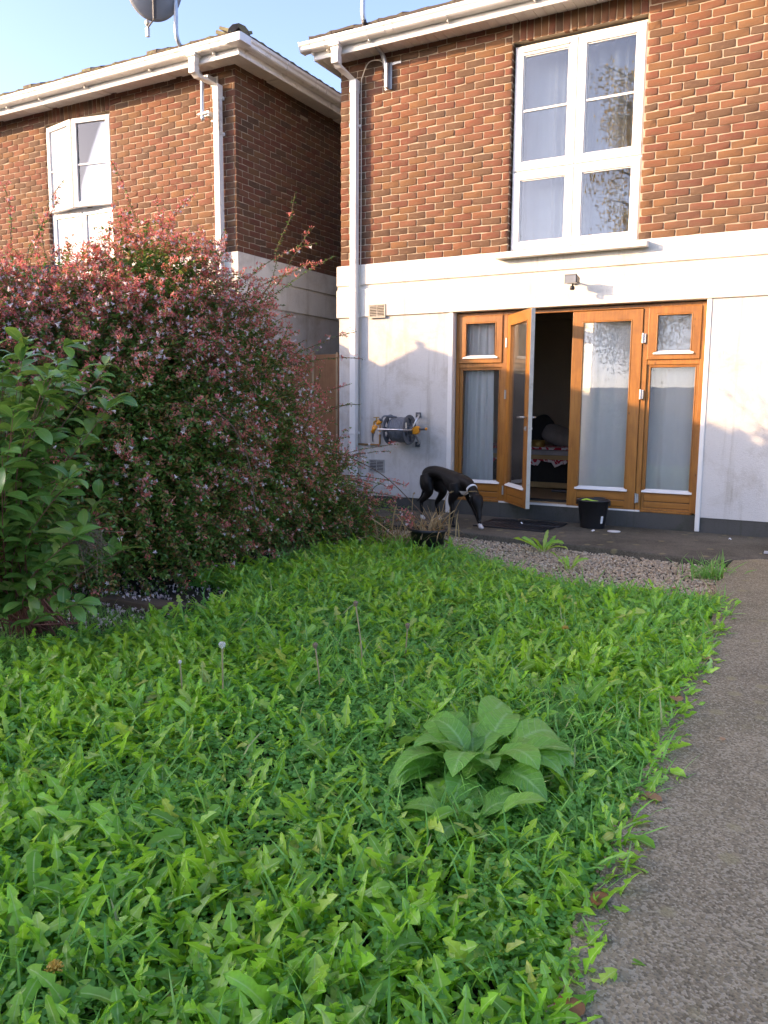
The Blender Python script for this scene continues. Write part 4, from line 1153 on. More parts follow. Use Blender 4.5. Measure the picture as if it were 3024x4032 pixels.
# ================================================================== dog
def loft(b, secs, n=16, sub=5):
    """secs: (x, y, z, half width, half height) swept along the centre line"""
    S = np.array(catmull([np.array(s) for s in secs], sub))
    rings = []
    up = Vector((0, 0, 1))
    for i, s in enumerate(S):
        t = Vector(S[min(i + 1, len(S) - 1)][:3]) - Vector(S[max(i - 1, 0)][:3])
        t.normalize()
        side = Vector((0, 1, 0)); side = (side - t * side.dot(t)).normalized()
        upv = t.cross(side).normalized()
        rings.append([Vector(s[:3]) + side * (s[3] * math.cos(2 * math.pi * k_ / n)) + upv * (s[4] * math.sin(2 * math.pi * k_ / n)) for k_ in range(n)])
    vs = [v for rg in rings for v in rg]
    fs = [(i * n + k_, i * n + (k_ + 1) % n, (i + 1) * n + (k_ + 1) % n, (i + 1) * n + k_) for i in range(len(rings) - 1) for k_ in range(n)]
    fs += [tuple(range(n))[::-1], tuple(range((len(rings) - 1) * n, len(rings) * n))]
    b.add(vs, fs)
dog = empty('dog', (.045, -.61, .004), R(-32.8), 'slim black dog with white paws and collar sniffing the patio', 'dog')
b = MB()
loft(b, [(-.12, 0, .455, .035, .04), (-.10, 0, .465, .07, .085), (-.03, 0, .488, .084, .092), (.06, 0, .512, .080, .080), (.16, 0, .522, .072, .066), (.27, 0, .508, .072, .070), (.37, 0, .470, .086, .100), (.46, 0, .435, .096, .122), (.54, 0, .422, .095, .122), (.62, 0, .418, .078, .096), (.665, 0, .42, .045, .055)])
loft(b, [(.50, 0, .455, .06, .08), (.60, 0, .462, .064, .075), (.69, -.002, .450, .058, .064), (.755, -.006, .415, .050, .056), (.815, -.01, .365, .046, .050), (.855, -.013, .318, .044, .046)])
# head
loft(b, [(.845, -.012, .345, .036, .036), (.862, -.015, .325, .056, .056), (.880, -.018, .288, .062, .060), (.897, -.020, .246, .050, .047), (.912, -.022, .205, .033, .032), (.924, -.024, .165, .027, .028), (.934, -.026, .130, .023, .024), (.938, -.027, .112, .013, .015)])
def legf(y, sh, el, wr, pa, toe):   # STRONG
    loft(b, [(x_, y_, z_, a_ * 1.16, c_ * 1.16) for x_, y_, z_, a_, c_ in [(sh[0], y * .75, sh[1] + .04, .045, .055), (sh[0] + .01, y * .85, sh[1] - .04, .044, .060), (el[0], y, el[1], .030, .040), ((el[0] + wr[0]) / 2, y, (el[1] + wr[1]) / 2, .022, .026), (wr[0], y, wr[1], .019, .021), (pa[0], y, pa[1], .017, .018), (toe[0] - .02, y, .026, .022, .020), (toe[0], y, .018, .024, .017), (toe[0] + .025, y, .013, .017, .011)]], 12, 4)
legf(-.088, (.55, .40), (.525, .270), (.545, .150), (.548, .055), (.570, 0))
legf(.095, (.57, .40), (.600, .275), (.69, .160), (.765, .06), (.800, 0))
def legh(y, hip, kn, hk, pa, toe):
    loft(b, [(x_, y_, z_, a_ * 1.14, c_ * 1.14) for x_, y_, z_, a_, c_ in [(hip[0], y * .75, hip[1] + .05, .055, .075), (hip[0] + .02, y * .9, hip[1] - .03, .058, .092), ((hip[0] + kn[0]) / 2 + .02, y, (hip[1] + kn[1]) / 2 - .01, .048, .078), (kn[0], y, kn[1], .034, .052), ((kn[0] + hk[0]) / 2 - .0, y, (kn[1] + hk[1]) / 2 - .005, .024, .034), (hk[0] + .005, y, hk[1] + .015, .019, .024), (hk[0], y, hk[1] - .01, .018, .022), ((hk[0] + pa[0]) / 2, y, (hk[1] + pa[1]) / 2, .016, .017), (pa[0], y, pa[1], .016, .017), (toe[0] - .015, y, .025, .021, .019), (toe[0], y, .017, .023, .016), (toe[0] + .025, y, .012, .016, .010)]], 12, 4)
legh(-.070, (-.03, .435), (.055, .315), (-.105, .185), (-.085, .06), (-.06, 0))
legh(.065, (.02, .435), (.120, .315), (-.005, .18), (.04, .06), (.065, 0))
loft(b, [(-.11, 0, .50, .022, .024), (-.15, .0, .44, .020, .021), (-.175, .005, .36, .017, .018), (-.205, .01, .28, .015, .015), (-.26, .015, .215, .012, .012), (-.335, .02, .17, .008, .009), (-.37, .02, .155, .004, .005)], 10, 4)
k = N('dog_coat'); o_ = k.obj(); sx_ = k.n('SeparateXYZ'); k.l(o_, sx_.inputs[0])
X_, Y_, Z_ = sx_.outputs
nz = k.math('MULTIPLY', k.math('SUBTRACT', k.noise(40, 3, .5, o_), .5), .03)
low = k.math('LESS_THAN', k.math('ADD', Z_, nz), .052)
which = k.math('MAXIMUM', k.math('LESS_THAN', X_, .35), k.math('GREATER_THAN', Y_, 0))
paw = k.math('MULTIPLY', low, which)
chest = k.math('MULTIPLY', k.math('GREATER_THAN', k.math('ADD', X_, nz), .63), k.math('MULTIPLY', k.math('LESS_THAN', Z_, .375), k.math('GREATER_THAN', Z_, .31)))
chest = k.math('MULTIPLY', chest, k.math('LESS_THAN', X_, .71))
c_ = k.mix(k.math('MAXIMUM', paw, chest), k.ramp(k.noise(25, 4, .6, o_), [(.3, (.005, .0045, .0043)), (.7, (.011, .009, .008))]), (.62, .56, .52))
k.base(c_); k.rough(.5); k.p.inputs['Specular IOR Level'].default_value = .22
k.bump(k.noise(1, 3, .6, k.obj((220, 220, 60))), .35, .002)
body = b.obj('body', k.m, dog, 0, True)
rm = body.modifiers.new('remesh', 'REMESH'); rm.mode = 'VOXEL'; rm.voxel_size = .0065; rm.use_smooth_shade = True
sm = body.modifiers.new('smooth', 'SMOOTH'); sm.factor = .5; sm.iterations = 5
# ears folded back, collar, nose, eyes
for s_ in (-1, 1):
    c0 = Vector((.845, -.016 + s_ * .044, .345))
    vs = [c0 + Vector(v) for v in ((-.020, 0, .020), (.024, s_ * .006, .020), (.036, s_ * .030, -.016), (.020, s_ * .036, -.064), (-.012, s_ * .026, -.036))]
    e_ = MB().add(vs, [(0, 1, 2, 4), (2, 3, 4)]).obj('ear', k.m, dog); so = e_.modifiers.new('s', 'SOLIDIFY'); so.thickness = .006; sb = e_.modifiers.new('sub', 'SUBSURF'); sb.levels = 2; sb.render_levels = 2
    MB().lathe([(0, -.006), (.007, -.003), (.008, 0), (0, .006)], (.915, -.021 + s_ * .033, .245), (.5, s_ * .7, .2), 10).obj('eye', plain('dog_eye_%d' % s_, (.02, .012, .008), .12), dog, 0, True)
MB().lathe([(0, -.008), (.012, -.006), (.016, 0), (.012, .008), (0, .010)], (.941, -.027, .114), (.5, 0, -.85), 12).obj('nose', plain('dog_nose', (.012, .012, .013), .3), dog, 0, True)
cc = Vector((.765, -.006, .408)); ct = Vector((.062, -.006, -.045)).normalized()
MB().lathe([(.050, -.011), (.0555, -.010), (.0555, .010), (.050, .011)], cc, ct, 30, True).obj('collar', plain('white_collar', (.78, .77, .76), .6, .05), dog, 0, True)
# ================================================================== leaf shapes
def bend_curve(t, a0, a1, L):
    """points (y, z) of a stem that starts at elevation a0 and ends at a1"""
    a = a0 + (a1 - a0) * t ** 1.3
    dy = np.cos(a); dz = np.sin(a)
    ds = np.diff(t, prepend=0) * L
    return np.cumsum(dy * ds), np.cumsum(dz * ds), a

def strip_leaf(t, wl, wr, L, a0, a1, fold=.25, twist=0.0, wav=0.0, r=None, tl=None, tr=None):
    """leaf from a midrib (t) with left and right half widths; returns V, F, u"""
    t = np.asarray(t, float); n = len(t)
    y, z, a = bend_curve(t, a0, a1, L)
    nrm = np.stack([np.zeros(n), -np.sin(a), np.cos(a)], 1)
    mid = np.stack([np.zeros(n), y, z], 1)
    tang = np.stack([np.zeros(n), np.cos(a), np.sin(a)], 1)
    tw = twist * t
    side = np.stack([np.cos(tw), np.zeros(n), np.zeros(n)], 1) + nrm * np.sin(tw)[:, None]
    wv = (np.sin(t * 21 + (r.uniform(0, 6) if r is not None else 0)) * wav)
    sl = (np.zeros(n) if tl is None else tl) * L; sr = (np.zeros(n) if tr is None else tr) * L
    left = mid - side * wl[:, None] + nrm * (wl * fold + wv)[:, None] + tang * sl[:, None]
    right = mid + side * wr[:, None] + nrm * (wr * fold - wv)[:, None] + tang * sr[:, None]
    V = np.concatenate([mid, left, right]); u = np.concatenate([np.zeros(n), np.ones(n), np.ones(n)])
    F = []
    for i in range(n - 1):
        F += [(i, i + 1, n + i + 1), (i, n + i + 1, n + i), (i, 2 * n + i, 2 * n + i + 1), (i, 2 * n + i + 1, i + 1)]
    return V.astype(np.float32), np.array(F, np.int32), u.astype(np.float32)

def dandelion(r):
    """runcinate leaf: narrow winged midrib, backward pointing triangular lobes, arrow shaped tip"""
    nl = r.integers(3, 6); plainleaf = r.random() < .22
    ts = [0.0, .12]; wl = [.009, .012]; wr = [.009, .012]; tl = [0, 0]; tr = [0, 0]
    env = lambda t: .018 + .098 * np.sin(np.pi * min(1, t * .93 + .02)) ** 1.1 * (.5 + .65 * t)
    inn = .72 if plainleaf else r.uniform(.26, .48)
    for j in range(nl):
        t0 = .18 + (.62 * j) / nl; dt = .62 / nl
        e = env(t0 + dt * .5) * r.uniform(.8, 1.35); e2 = env(t0 + dt * .5) * r.uniform(.8, 1.35)
        ts += [t0 + dt * .08, t0 + dt * .55]
        wl += [e * inn, e]; wr += [e2 * inn, e2]
        b1, b2 = (r.uniform(.03, .075), r.uniform(.03, .075)) if not plainleaf else (.0, .0)
        tl += [0, -b1]; tr += [0, -b2]
    w = env(.84) * r.uniform(.9, 1.35)
    ts += [.815, .87, .94, 1.0]; wl += [w * (.4 if not plainleaf else .95), w * 1.0, w * .55, .002]; wr += [w * (.4 if not plainleaf else .95), w * 1.0, w * .55, .002]
    bk = 0 if plainleaf else -.05
    tl += [0, bk, -.01, 0]; tr += [0, bk, -.01, 0]
    a0 = r.uniform(R(48), R(86)); a1 = a0 - r.uniform(R(20), R(110))
    return strip_leaf(ts, np.array(wl), np.array(wr), 1.0, a0, a1, r.uniform(-.05, .7), r.uniform(-1.1, 1.1), r.uniform(0, .016), r, np.array(tl), np.array(tr))

def blade(r):
    t = np.array([0, .3, .6, .85, 1.0])
    w = .018 * np.array([.8, 1, .95, .6, .05])
    a0 = r.uniform(R(55), R(90))
    return strip_leaf(t, w, w, 1.0, a0, a0 - r.uniform(R(5), R(120)), .3, r.uniform(-1, 1))

def trefoil(r):
    V = []; F = []; U = []; n = 0
    for k_ in range(3):
        a = k_ * 2 * math.pi / 3 + r.normal(0, .15)
        t = np.array([0, .65, 1.0])
        w = np.array([.06, .46, .20])
        v, f, u = strip_leaf(t, w, w, 1.0, R(r.uniform(5, 35)), R(r.uniform(-30, 5)), .18)
        c, s = math.cos(a), math.sin(a)
        v = np.stack([v[:, 0] * c - v[:, 1] * s, v[:, 0] * s + v[:, 1] * c, v[:, 2]], 1)
        V.append(v); F.append(f + n); U.append(u); n += len(v)
    return np.concatenate(V), np.concatenate(F), np.concatenate(U)

def oval(r, wmax=.22, n=5, a0=None, a1=None, fold=.3, tip=1.2, wav=0.0):
    t = np.linspace(0, 1, n)
    w = wmax * np.sin(np.pi * np.clip(t, 0.02, .985) ** tip) ** .8
    w[0] = .012; w[-1] = .008
    a0 = r.uniform(R(-10), R(35)) if a0 is None else a0
    a1 = a0 - r.uniform(R(10), R(50)) if a1 is None else a1
    return strip_leaf(t, w, w, 1.0, a0, a1, fold, r.uniform(-.4, .4), wav, r)

def diamond(el, w, L=1.0, fold=.12):
    """smallest leaf: four triangles"""
    e = R(el); d = np.array([0, math.cos(e), math.sin(e)]); n_ = np.array([0, -math.sin(e), math.cos(e)])
    V = np.array([d * 0, d * L, d * .5 * L, np.array([-w, 0, 0]) + d * .45 * L + n_ * fold * w * 2, np.array([w, 0, 0]) + d * .45 * L + n_ * fold * w * 2])
    return V.astype(np.float32), np.array([(0, 2, 3), (3, 2, 1), (0, 4, 2), (2, 4, 1)], np.int32), np.array([0, 0, 0, 1, 1], np.float32)

def stamp(temps, P, yaw, scale, pitch=None, roll=None, pick=None):
    """many copies of the templates -> V, F, u"""
    P = np.asarray(P, np.float32); n = len(P)
    pick = rng.integers(0, len(temps), n) if pick is None else pick
    pitch = np.zeros(n) if pitch is None else pitch
    roll = np.zeros(n) if roll is None else roll
    VV = []; FF = []; UU = []; base = 0
    for k_, (v, f, u) in enumerate(temps):
        ix = np.where(pick == k_)[0]
        if len(ix) == 0: continue
        s = np.asarray(scale)[ix]
        X = v[None, :, :] * s[:, None, None]
        cr, sr = np.cos(roll[ix])[:, None], np.sin(roll[ix])[:, None]
        x, y, z = X[..., 0] * cr + X[..., 2] * sr, X[..., 1], -X[..., 0] * sr + X[..., 2] * cr
        cp, sp = np.cos(pitch[ix])[:, None], np.sin(pitch[ix])[:, None]
        y, z = y * cp - z * sp, y * sp + z * cp
        cy, sy = np.cos(yaw[ix])[:, None], np.sin(yaw[ix])[:, None]
        x, y = x * cy - y * sy, x * sy + y * cy
        W = np.stack([x, y, z], -1) + P[ix][:, None, :]
        m_ = len(v)
        VV.append(W.reshape(-1, 3)); FF.append((f[None] + (np.arange(len(ix)) * m_)[:, None, None]).reshape(-1, 3) + base)
        UU.append(np.tile(u, len(ix))); base += len(ix) * m_
    return np.concatenate(VV), np.concatenate(FF), np.concatenate(UU)

def merge(parts):
    VV = []; FF = []; UU = []; n = 0
    for v, f, u in parts:
        VV.append(v); FF.append(f + n); UU.append(u); n += len(v)
    return np.concatenate(VV), np.concatenate(FF), np.concatenate(UU)

def scatter(name, temps, mat, P, yaw, scale, pitch, roll, parent=None):
    """a mass of leaves: points that carry one of the leaf shapes each"""
    P = np.asarray(P, np.float32); n = len(P)
    me = bpy.data.meshes.new(name); me.vertices.add(n); me.vertices.foreach_set('co', P.ravel())
    a = me.attributes.new('rot', 'FLOAT_VECTOR', 'POINT'); a.data.foreach_set('vector', np.column_stack([pitch, roll, yaw]).astype(np.float32).ravel())
    a = me.attributes.new('scl', 'FLOAT', 'POINT'); a.data.foreach_set('value', np.asarray(scale, np.float32))
    a = me.attributes.new('idx', 'INT', 'POINT'); a.data.foreach_set('value', rng.integers(0, len(temps), n).astype(np.int32))
    tc = bpy.data.collections.new(name + '_shapes')
    for t_ in temps:
        tc.objects.link(bpy.data.objects.new(name + '_shape', mesh_np(name + '_shape', *t_, mat, False)))
    g = bpy.data.node_groups.new(name, 'GeometryNodeTree')
    g.interface.new_socket('Geometry', in_out='INPUT', socket_type='NodeSocketGeometry'); g.interface.new_socket('Geometry', in_out='OUTPUT', socket_type='NodeSocketGeometry')
    gi = g.nodes.new('NodeGroupInput'); go = g.nodes.new('NodeGroupOutput'); ip = g.nodes.new('GeometryNodeInstanceOnPoints'); ci = g.nodes.new('GeometryNodeCollectionInfo')
    ci.inputs['Collection'].default_value = tc; ci.inputs['Separate Children'].default_value = True; ci.inputs['Reset Children'].default_value = True
    ip.inputs['Pick Instance'].default_value = True
    def att(nm, ty):
        q = g.nodes.new('GeometryNodeInputNamedAttribute'); q.data_type = ty; q.inputs['Name'].default_value = nm
        return [o_ for o_ in q.outputs if o_.enabled and o_.name == 'Attribute'][0]
    g.links.new(gi.outputs[0], ip.inputs['Points']); g.links.new(ci.outputs[0], ip.inputs['Instance']); g.links.new(att('idx', 'INT'), ip.inputs['Instance Index'])
    g.links.new(att('rot', 'FLOAT_VECTOR'), ip.inputs['Rotation']); g.links.new(att('scl', 'FLOAT'), ip.inputs['Scale']); g.links.new(ip.outputs[0], go.inputs[0])
    o = put(name, me, parent)
    md = o.modifiers.new('scatter', 'NODES'); md.node_group = g
    return o

# ================================================================== lawn
LAWN_Z = -.07
def lawn_points(n, spread=0.0):
    """random points over the weedy lawn, denser towards the camera side"""
    out = []
    while len(out) < n:
        x = rng.uniform(-1.0, 3.46, n); y = -1.5 - 6.9 * rng.random(n) ** .9
        # back edge (gravel) and left edge (shrub)
        back = np.where(x < 1.2, -2.0 - .12 * x, -2.25 - .75 * np.clip(x - 1.2, 0, .9)) + rng.normal(0, .08, n)
        left = np.where(y > -4.2, -.05 + .04 * (y + 2), np.where(y > -5.45, .42, .42 + (y + 5.45) * .9))
        edge = path_edge(y) + .012 + rng.normal(0, .03, n) + .03 * np.sin(y * 4.1) + .025 * np.sin(y * 9.7 + 1)
        ok = (y < back) & (x > left) & (x < edge)
        out += list(zip(x[ok], y[ok]))
    return np.array(out[:n])

def patch(p, f, s):
    """smooth random field 0..1 used to vary what grows where"""
    r = np.random.default_rng(s)
    v = np.zeros(len(p))
    for _ in range(5):
        k1, k2 = r.normal(0, f, 2); v += np.sin(p[:, 0] * k1 + p[:, 1] * k2 + r.uniform(0, 6.28))
    return 1 / (1 + np.exp(-v))

DT = [dandelion(np.random.default_rng(300 + i)) for i in range(36)]
GT = [blade(np.random.default_rng(400 + i)) for i in range(14)]
CT = [trefoil(np.random.default_rng(500 + i)) for i in range(8)]

c0 = lawn_points(10500)
pf = patch(c0, 1.6, 5)
keep = rng.random(len(c0)) < .16 + .84 * pf ** 1.5
keep &= (np.hypot(c0[:, 0] - 2.79, c0[:, 1] + 5.99) > .16) & (np.hypot(c0[:, 0] - 2.92, c0[:, 1] + 6.30) > .10)
shade_l = (c0[:, 0] < .55) & (c0[:, 1] < -4.2)
keep &= ~(shade_l & (rng.random(len(c0)) < .6))
c0 = c0[keep]
sy_ = rng.uniform(-7.2, -2.7, 170); spill = np.column_stack([path_edge(sy_) + rng.uniform(-.03, .05, 170), sy_])
c0 = np.concatenate([c0, spill])
pos = []; yaw = []; sc = []; pt = []
for x, y in c0:
    n = rng.integers(5, 11); big = rng.uniform(.75, 1.25)
    if x > 3.0: big *= .85
    if y > -3.4 and x > 1.0: big *= .8
    a_ = rng.uniform(0, 6.28)
    for j in range(n):
        pos.append((x + rng.normal(0, .022), y + rng.normal(0, .022), LAWN_Z + .005)); yaw.append(a_ + j * 6.28 / n + rng.normal(0, .35))
        sc.append(big * rng.uniform(.065, .17)); pt.append(rng.normal(0, .12))
o = scatter('dandelion_leaves', DT, MAT['dandelion'], pos, yaw, sc, pt, rng.normal(0, .25, len(pos)))
tag(o, 'dense bright green dandelion leaves covering the whole lawn', 'weeds', None, 'stuff')

gp = lawn_points(52000)
gf = patch(gp, 2.2, 9)
gp = gp[rng.random(len(gp)) < .10 + .9 * gf ** 2]
n = len(gp)
o = scatter('lawn_grass', GT, MAT['grass'], np.column_stack([gp, np.full(n, LAWN_Z)]), rng.uniform(0, 6.28, n), rng.uniform(.09, .22, n), rng.normal(0, .15, n), rng.normal(0, .2, n))
tag(o, 'thin grass blades growing between the dandelions', 'grass', None, 'stuff')

cp_ = lawn_points(105000)
cn = lawn_points(40000); cn = cn[(cn[:, 1] < -5.6) | (cn[:, 0] > path_edge(cn[:, 1]) - .25)]; cp_ = np.concatenate([cp_, cn])
cf = patch(cp_, 2.0, 21)
cp_ = cp_[rng.random(len(cp_)) < .25 + .75 * cf]
n = len(cp_)
o = scatter('clover', CT, MAT['clover'], np.column_stack([cp_, LAWN_Z + rng.uniform(.015, .085, n)]), rng.uniform(0, 6.28, n), rng.uniform(.011, .021, n), rng.normal(0, .3, n), rng.normal(0, .3, n))
tag(o, 'small round clover leaves low between the dandelions', 'clover', None, 'stuff')

# ================================================================== dock plants and other single weeds
def dock_leaf(seed):
    r = np.random.default_rng(seed)
    t = np.array([0, .12, .22, .30, .38, .46, .54, .62, .70, .78, .86, .93, 1.0])
    w = .20 * np.array([.05, .05, .10, .62, .90, 1.0, 1.0, .97, .88, .74, .54, .30, .02])
    wl = w * (1 + r.normal(0, .06, 13)); wr = w * (1 + r.normal(0, .06, 13))
    a0 = r.uniform(R(62), R(84)); a1 = a0 - r.uniform(R(85), R(135))
    return strip_leaf(t, wl, wr, 1.0, a0, a1, r.uniform(.0, .30), r.uniform(-.5, .5), r.uniform(.008, .022), r)
def dock_mesh(seed):
    v, f, u = dock_leaf(seed)
    me = mesh_np('leaf', v, f, u, MAT['dock'], True)
    t = np.tile(np.array([0, .12, .22, .30, .38, .46, .54, .62, .70, .78, .86, .93, 1.0]), 3)
    a = me.attributes.new('tt', 'FLOAT', 'POINT'); a.data.foreach_set('value', t.astype(np.float32))
    return me
DK = [dock_mesh(600 + i) for i in range(10)]
def dock(name, loc, n, size, label, cat, meshes, seed, spread=.035):
    r = np.random.default_rng(seed)
    o = empty(name, loc, 0, label, cat)
    for i in range(n):
        l = put('leaf', meshes[i % len(meshes)], o)
        ring = i / n
        a = i * 2.4 + r.normal(0, .25)
        l.location = (spread * math.cos(a + 1.57) * (1 - ring), spread * math.sin(a + 1.57) * (1 - ring), .0); l.rotation_euler = (r.normal(0, .12) - .25 * (1 - ring) + .10, r.normal(0, .15), a)
        s = size * r.uniform(.75, 1.15) * (1.0 if i < n * .7 else .75); l.scale = (s, s, s)
        sd = l.modifiers.new('sub', 'SUBSURF'); sd.levels = 1; sd.render_levels = 1
    return o
dock('dock_plant', (2.79, -5.99, LAWN_Z + .05), 36, .29, 'large broad leaved dock plant in the lawn near the path', 'plant', DK, 1, .13)
dock('dock_plant', (2.92, -6.32, LAWN_Z + .02), 13, .22, 'low dock plant directly below the large dock plant, towards the camera', 'plant', DK, 6, .07)
dock('dock_plant', (2.87, -3.95, LAWN_Z), 10, .26, 'smaller dock plant at the path edge further up the lawn', 'plant', DK, 2)
o = dock('dock_plant', (2.99, -5.25, LAWN_Z), 4, .30, 'tall upright dock leaf standing just behind the large dock plant', 'plant', DK, 3)
DM = [mesh_np('leaf', *DT[i], MAT['dandelion'], True) for i in range(8)]
dock('dandelion_plant', (1.62, -1.62, -.05), 11, .26, 'single dandelion growing in the gravel against the patio edge', 'plant', DM, 4)
dock('dandelion_plant', (2.05, -2.28, -.05), 9, .20, 'small upright dandelion in the middle of the gravel', 'plant', DM, 5)

def tuft(name, loc, n, h, label, mat, seed, spread=.10, cat='grass'):
    r = np.random.default_rng(seed)
    P = np.column_stack([r.normal(0, spread * .4, n), r.normal(0, spread * .4, n), np.zeros(n)])
    v, f, u = stamp(GT, P, r.uniform(0, 6.28, n), r.uniform(.6, 1.1, n) * h, r.normal(0, .25, n))
    o = put(name, mesh_np(name, v, f, u, mat, True)); o.location = loc
    return tag(o, label, cat)
tuft('grass_tuft', (3.06, -1.98, -.06), 130, .22, 'bright green grass tuft beside the path where the gravel ends', MAT['grass'], 1, .22)
# dandelion seed stalks
for i, (px, py, h, lean, lab) in enumerate(((1.62, -5.92, .30, (.0, .0), 'pale dandelion seed head on a straight stalk, left side of the lawn'), (1.93, -5.28, .36, (-.06, .03), 'tall leaning dandelion stalk with brown spent head, middle of the lawn'),
                                           (1.90, -5.60, .24, (-.04, .02), 'short dark spent dandelion stalk between the two taller stalks'), (2.02, -5.02, .22, (.01, 0), 'small spent dandelion head furthest up the lawn'), (1.42, -5.95, .20, (-.01, 0), 'short dandelion stalk with a tiny white tuft at the left'))):
    o = empty('dandelion_stalk', (px, py, LAWN_Z), 0, lab, 'flower', 'spent dandelion stalks')
    MB().tube(catmull([(0, 0, 0), (lean[0] * .3, lean[1] * .3, h * .5), (lean[0], lean[1], h)], 6), [.0035] * 12 + [.0025], 6).obj('stem', plain('stalk_%d' % i, (.34, .27, .13), .6), o, 0, True)
    hb = MB()
    r = np.random.default_rng(i)
    if i in (0, 4):
        for j in range(70):
            d_ = Vector(r.normal(size=3)).normalized(); rr = .015 if i == 0 else .008
            hb.tube([(lean[0], lean[1], h), (lean[0] + d_.x * rr, lean[1] + d_.y * rr, h + d_.z * rr)], [.0006, .0016], 3)
        hb.obj('seed_head', plain('seed_fluff_%d' % i, (.72, .70, .64), .9), o)
    else:
        hb.lathe([(0, -.012), (.007, -.008), (.010, 0), (.013, .010), (.006, .018), (0, .016)], (lean[0], lean[1], h), (0, 0, 1), 8).obj('spent_head', plain('spent_%d' % i, (.20, .14, .09), .9), o)
# two small yellow blooms
for i, (px, py, h, lab) in enumerate(((2.42, -7.42, .10, 'orange yellow dandelion bloom at the bottom left corner'), (2.62, -4.35, .13, 'small closed yellow bud low in the lawn'))):
    o = empty('dandelion_flower', (px, py, LAWN_Z), 0, lab, 'flower')
    MB().tube([(0, 0, 0), (.006, 0, h)], .003, 6).obj('stem', MAT['grass'], o)
    fb = MB()
    for j in range(22):
        a = j * 2.4; e_ = .012 + .0004 * j
        fb.tube([(.006, 0, h), (.006 + e_ * math.cos(a), e_ * math.sin(a), h + .018 - .0006 * j)], [.001, .0028], 4)
    fb.obj('bloom', plain('bloom_%d' % i, (.55, .32, .05), .6), o)

# ================================================================== gravel
def pebble(seed):
    bm = bmesh.new(); bmesh.ops.create_icosphere(bm, subdivisions=1, radius=.5)
    r = np.random.default_rng(seed); s = r.uniform(.6, 1.15, 3)
    for v in bm.verts: v.co = Vector((v.co.x * s[0], v.co.y * s[1], v.co.z * s[2] * .7)) * r.uniform(.82, 1.1)
    V = np.array([v.co[:] for v in bm.verts], np.float32); F = np.array([[v.index for v in f_.verts] for f_ in bm.faces], np.int32); bm.free()
    return V, F, np.ones(len(V), np.float32)
PT = [pebble(i) for i in range(10)]
n = 30000
gx = rng.uniform(-.9, 3.16, n); gy = rng.uniform(-2.9, -1.05, n)
ok = (gy < -1.135 - .118 * gx)
gx, gy = gx[ok], gy[ok]; n = len(gx)
o = scatter('gravel', PT, MAT['pebble'], np.column_stack([gx, gy, -.066 + rng.uniform(0, .018, n)]), rng.uniform(0, 6.28, n), rng.uniform(.010, .027, n), rng.normal(0, .5, n), rng.normal(0, .5, n))
tag(o, 'band of tan gravel between the patio and the lawn', 'gravel', None, 'stuff')

# ================================================================== pot with dried grass
pot_ = empty('plant_pot', (.72, -2.08, -.07), 0, 'black plant pot half hidden by weeds at the gravel edge', 'pot')
MB().lathe([(0, 0), (.13, 0), (.16, .20), (.172, .20), (.172, .225), (.158, .225), (.15, .17), (0, .17)], (0, 0, 0), (0, 0, 1), 28).obj('pot_body', MAT['black_pl'], pot_, 0, True)
MB().lathe([(0, .172), (.151, .172)], (0, 0, 0), (0, 0, 1), 20).obj('soil_top', MAT['soil'], pot_)
tuft('dry_grass', (.72, -2.06, .08), 110, .30, 'clump of dry straw coloured grass growing from the black pot', MAT['straw'], 3, .26)
tuft('dry_grass', (.42, -2.12, -.05), 110, .30, 'dry straw coloured grass between the pot and the shrub', MAT['straw'], 4, .30)
for i, (x, y, h, lx, lab) in enumerate(((.78, -2.0, .50, .10, 'dry grass stalk with a drooping seed ear beside the dog'), (.86, -2.0, .52, .22, 'dry grass stalk with a pale seed ear leaning right below the dog'), (.48, -1.95, .46, .02, 'upright dry brown stalk in front of the dog'))):
    o = empty('dry_stalk', (x, y, -.02), 0, lab, 'grass', 'dry seed stalks by the pot')
    C_ = catmull([(0, 0, 0), (lx * .3, 0, h * .6), (lx * .8, 0, h * .95), (lx * 1.25, 0, h)], 8)
    MB().tube(C_, [.003] * (len(C_) - 1) + [.002], 5).obj('stem', MAT['straw'], o)
    E_ = MB(); r = np.random.default_rng(i)
    for j in range(26):
        p = C_[-1] * (j / 26) + C_[-7] * (1 - j / 26)
        d_ = r.normal(0, .007, 3); E_.tube([p, p + d_ + np.array([.010, 0, .002])], [.0022, .0007], 4)
    E_.obj('ear', MAT['straw'], o)

# ================================================================== the flowering shrub
ELL = [((-1.2, -2.9, .95), (.85, 1.15, 1.3)), ((-.7, -4.2, .8), (.75, 1.05, 1.1)), ((-1.6, -3.9, 1.05), (.95, 1.15, 1.12)), ((-.55, -2.4, .35), (.52, .6, .62)), ((-.95, -1.95, .5), (.45, .45, .65)), ((-2.0, -4.6, 1.05), (1, 1, 1.08)), ((-1.15, -3.4, 1.9), (.45, .5, .6)), ((-.18, -2.05, .10), (.36, .34, .26))]
EC = np.array([e[0] for e in ELL]); ER = np.array([e[1] for e in ELL])
CP_ = np.array(CAM_POS)
for i_ in (0, 2, 5, 6): EC[i_] = CP_ + (EC[i_] - CP_) * .92; ER[i_] = ER[i_] * .92
def inside(p, k_=.93):
    return ((((p[:, None, :] - EC[None]) / (ER[None] * k_)) ** 2).sum(-1) < 1).any(1)
area = np.array([(a * b * c) ** (2 / 3) for _, (a, b, c) in ELL])
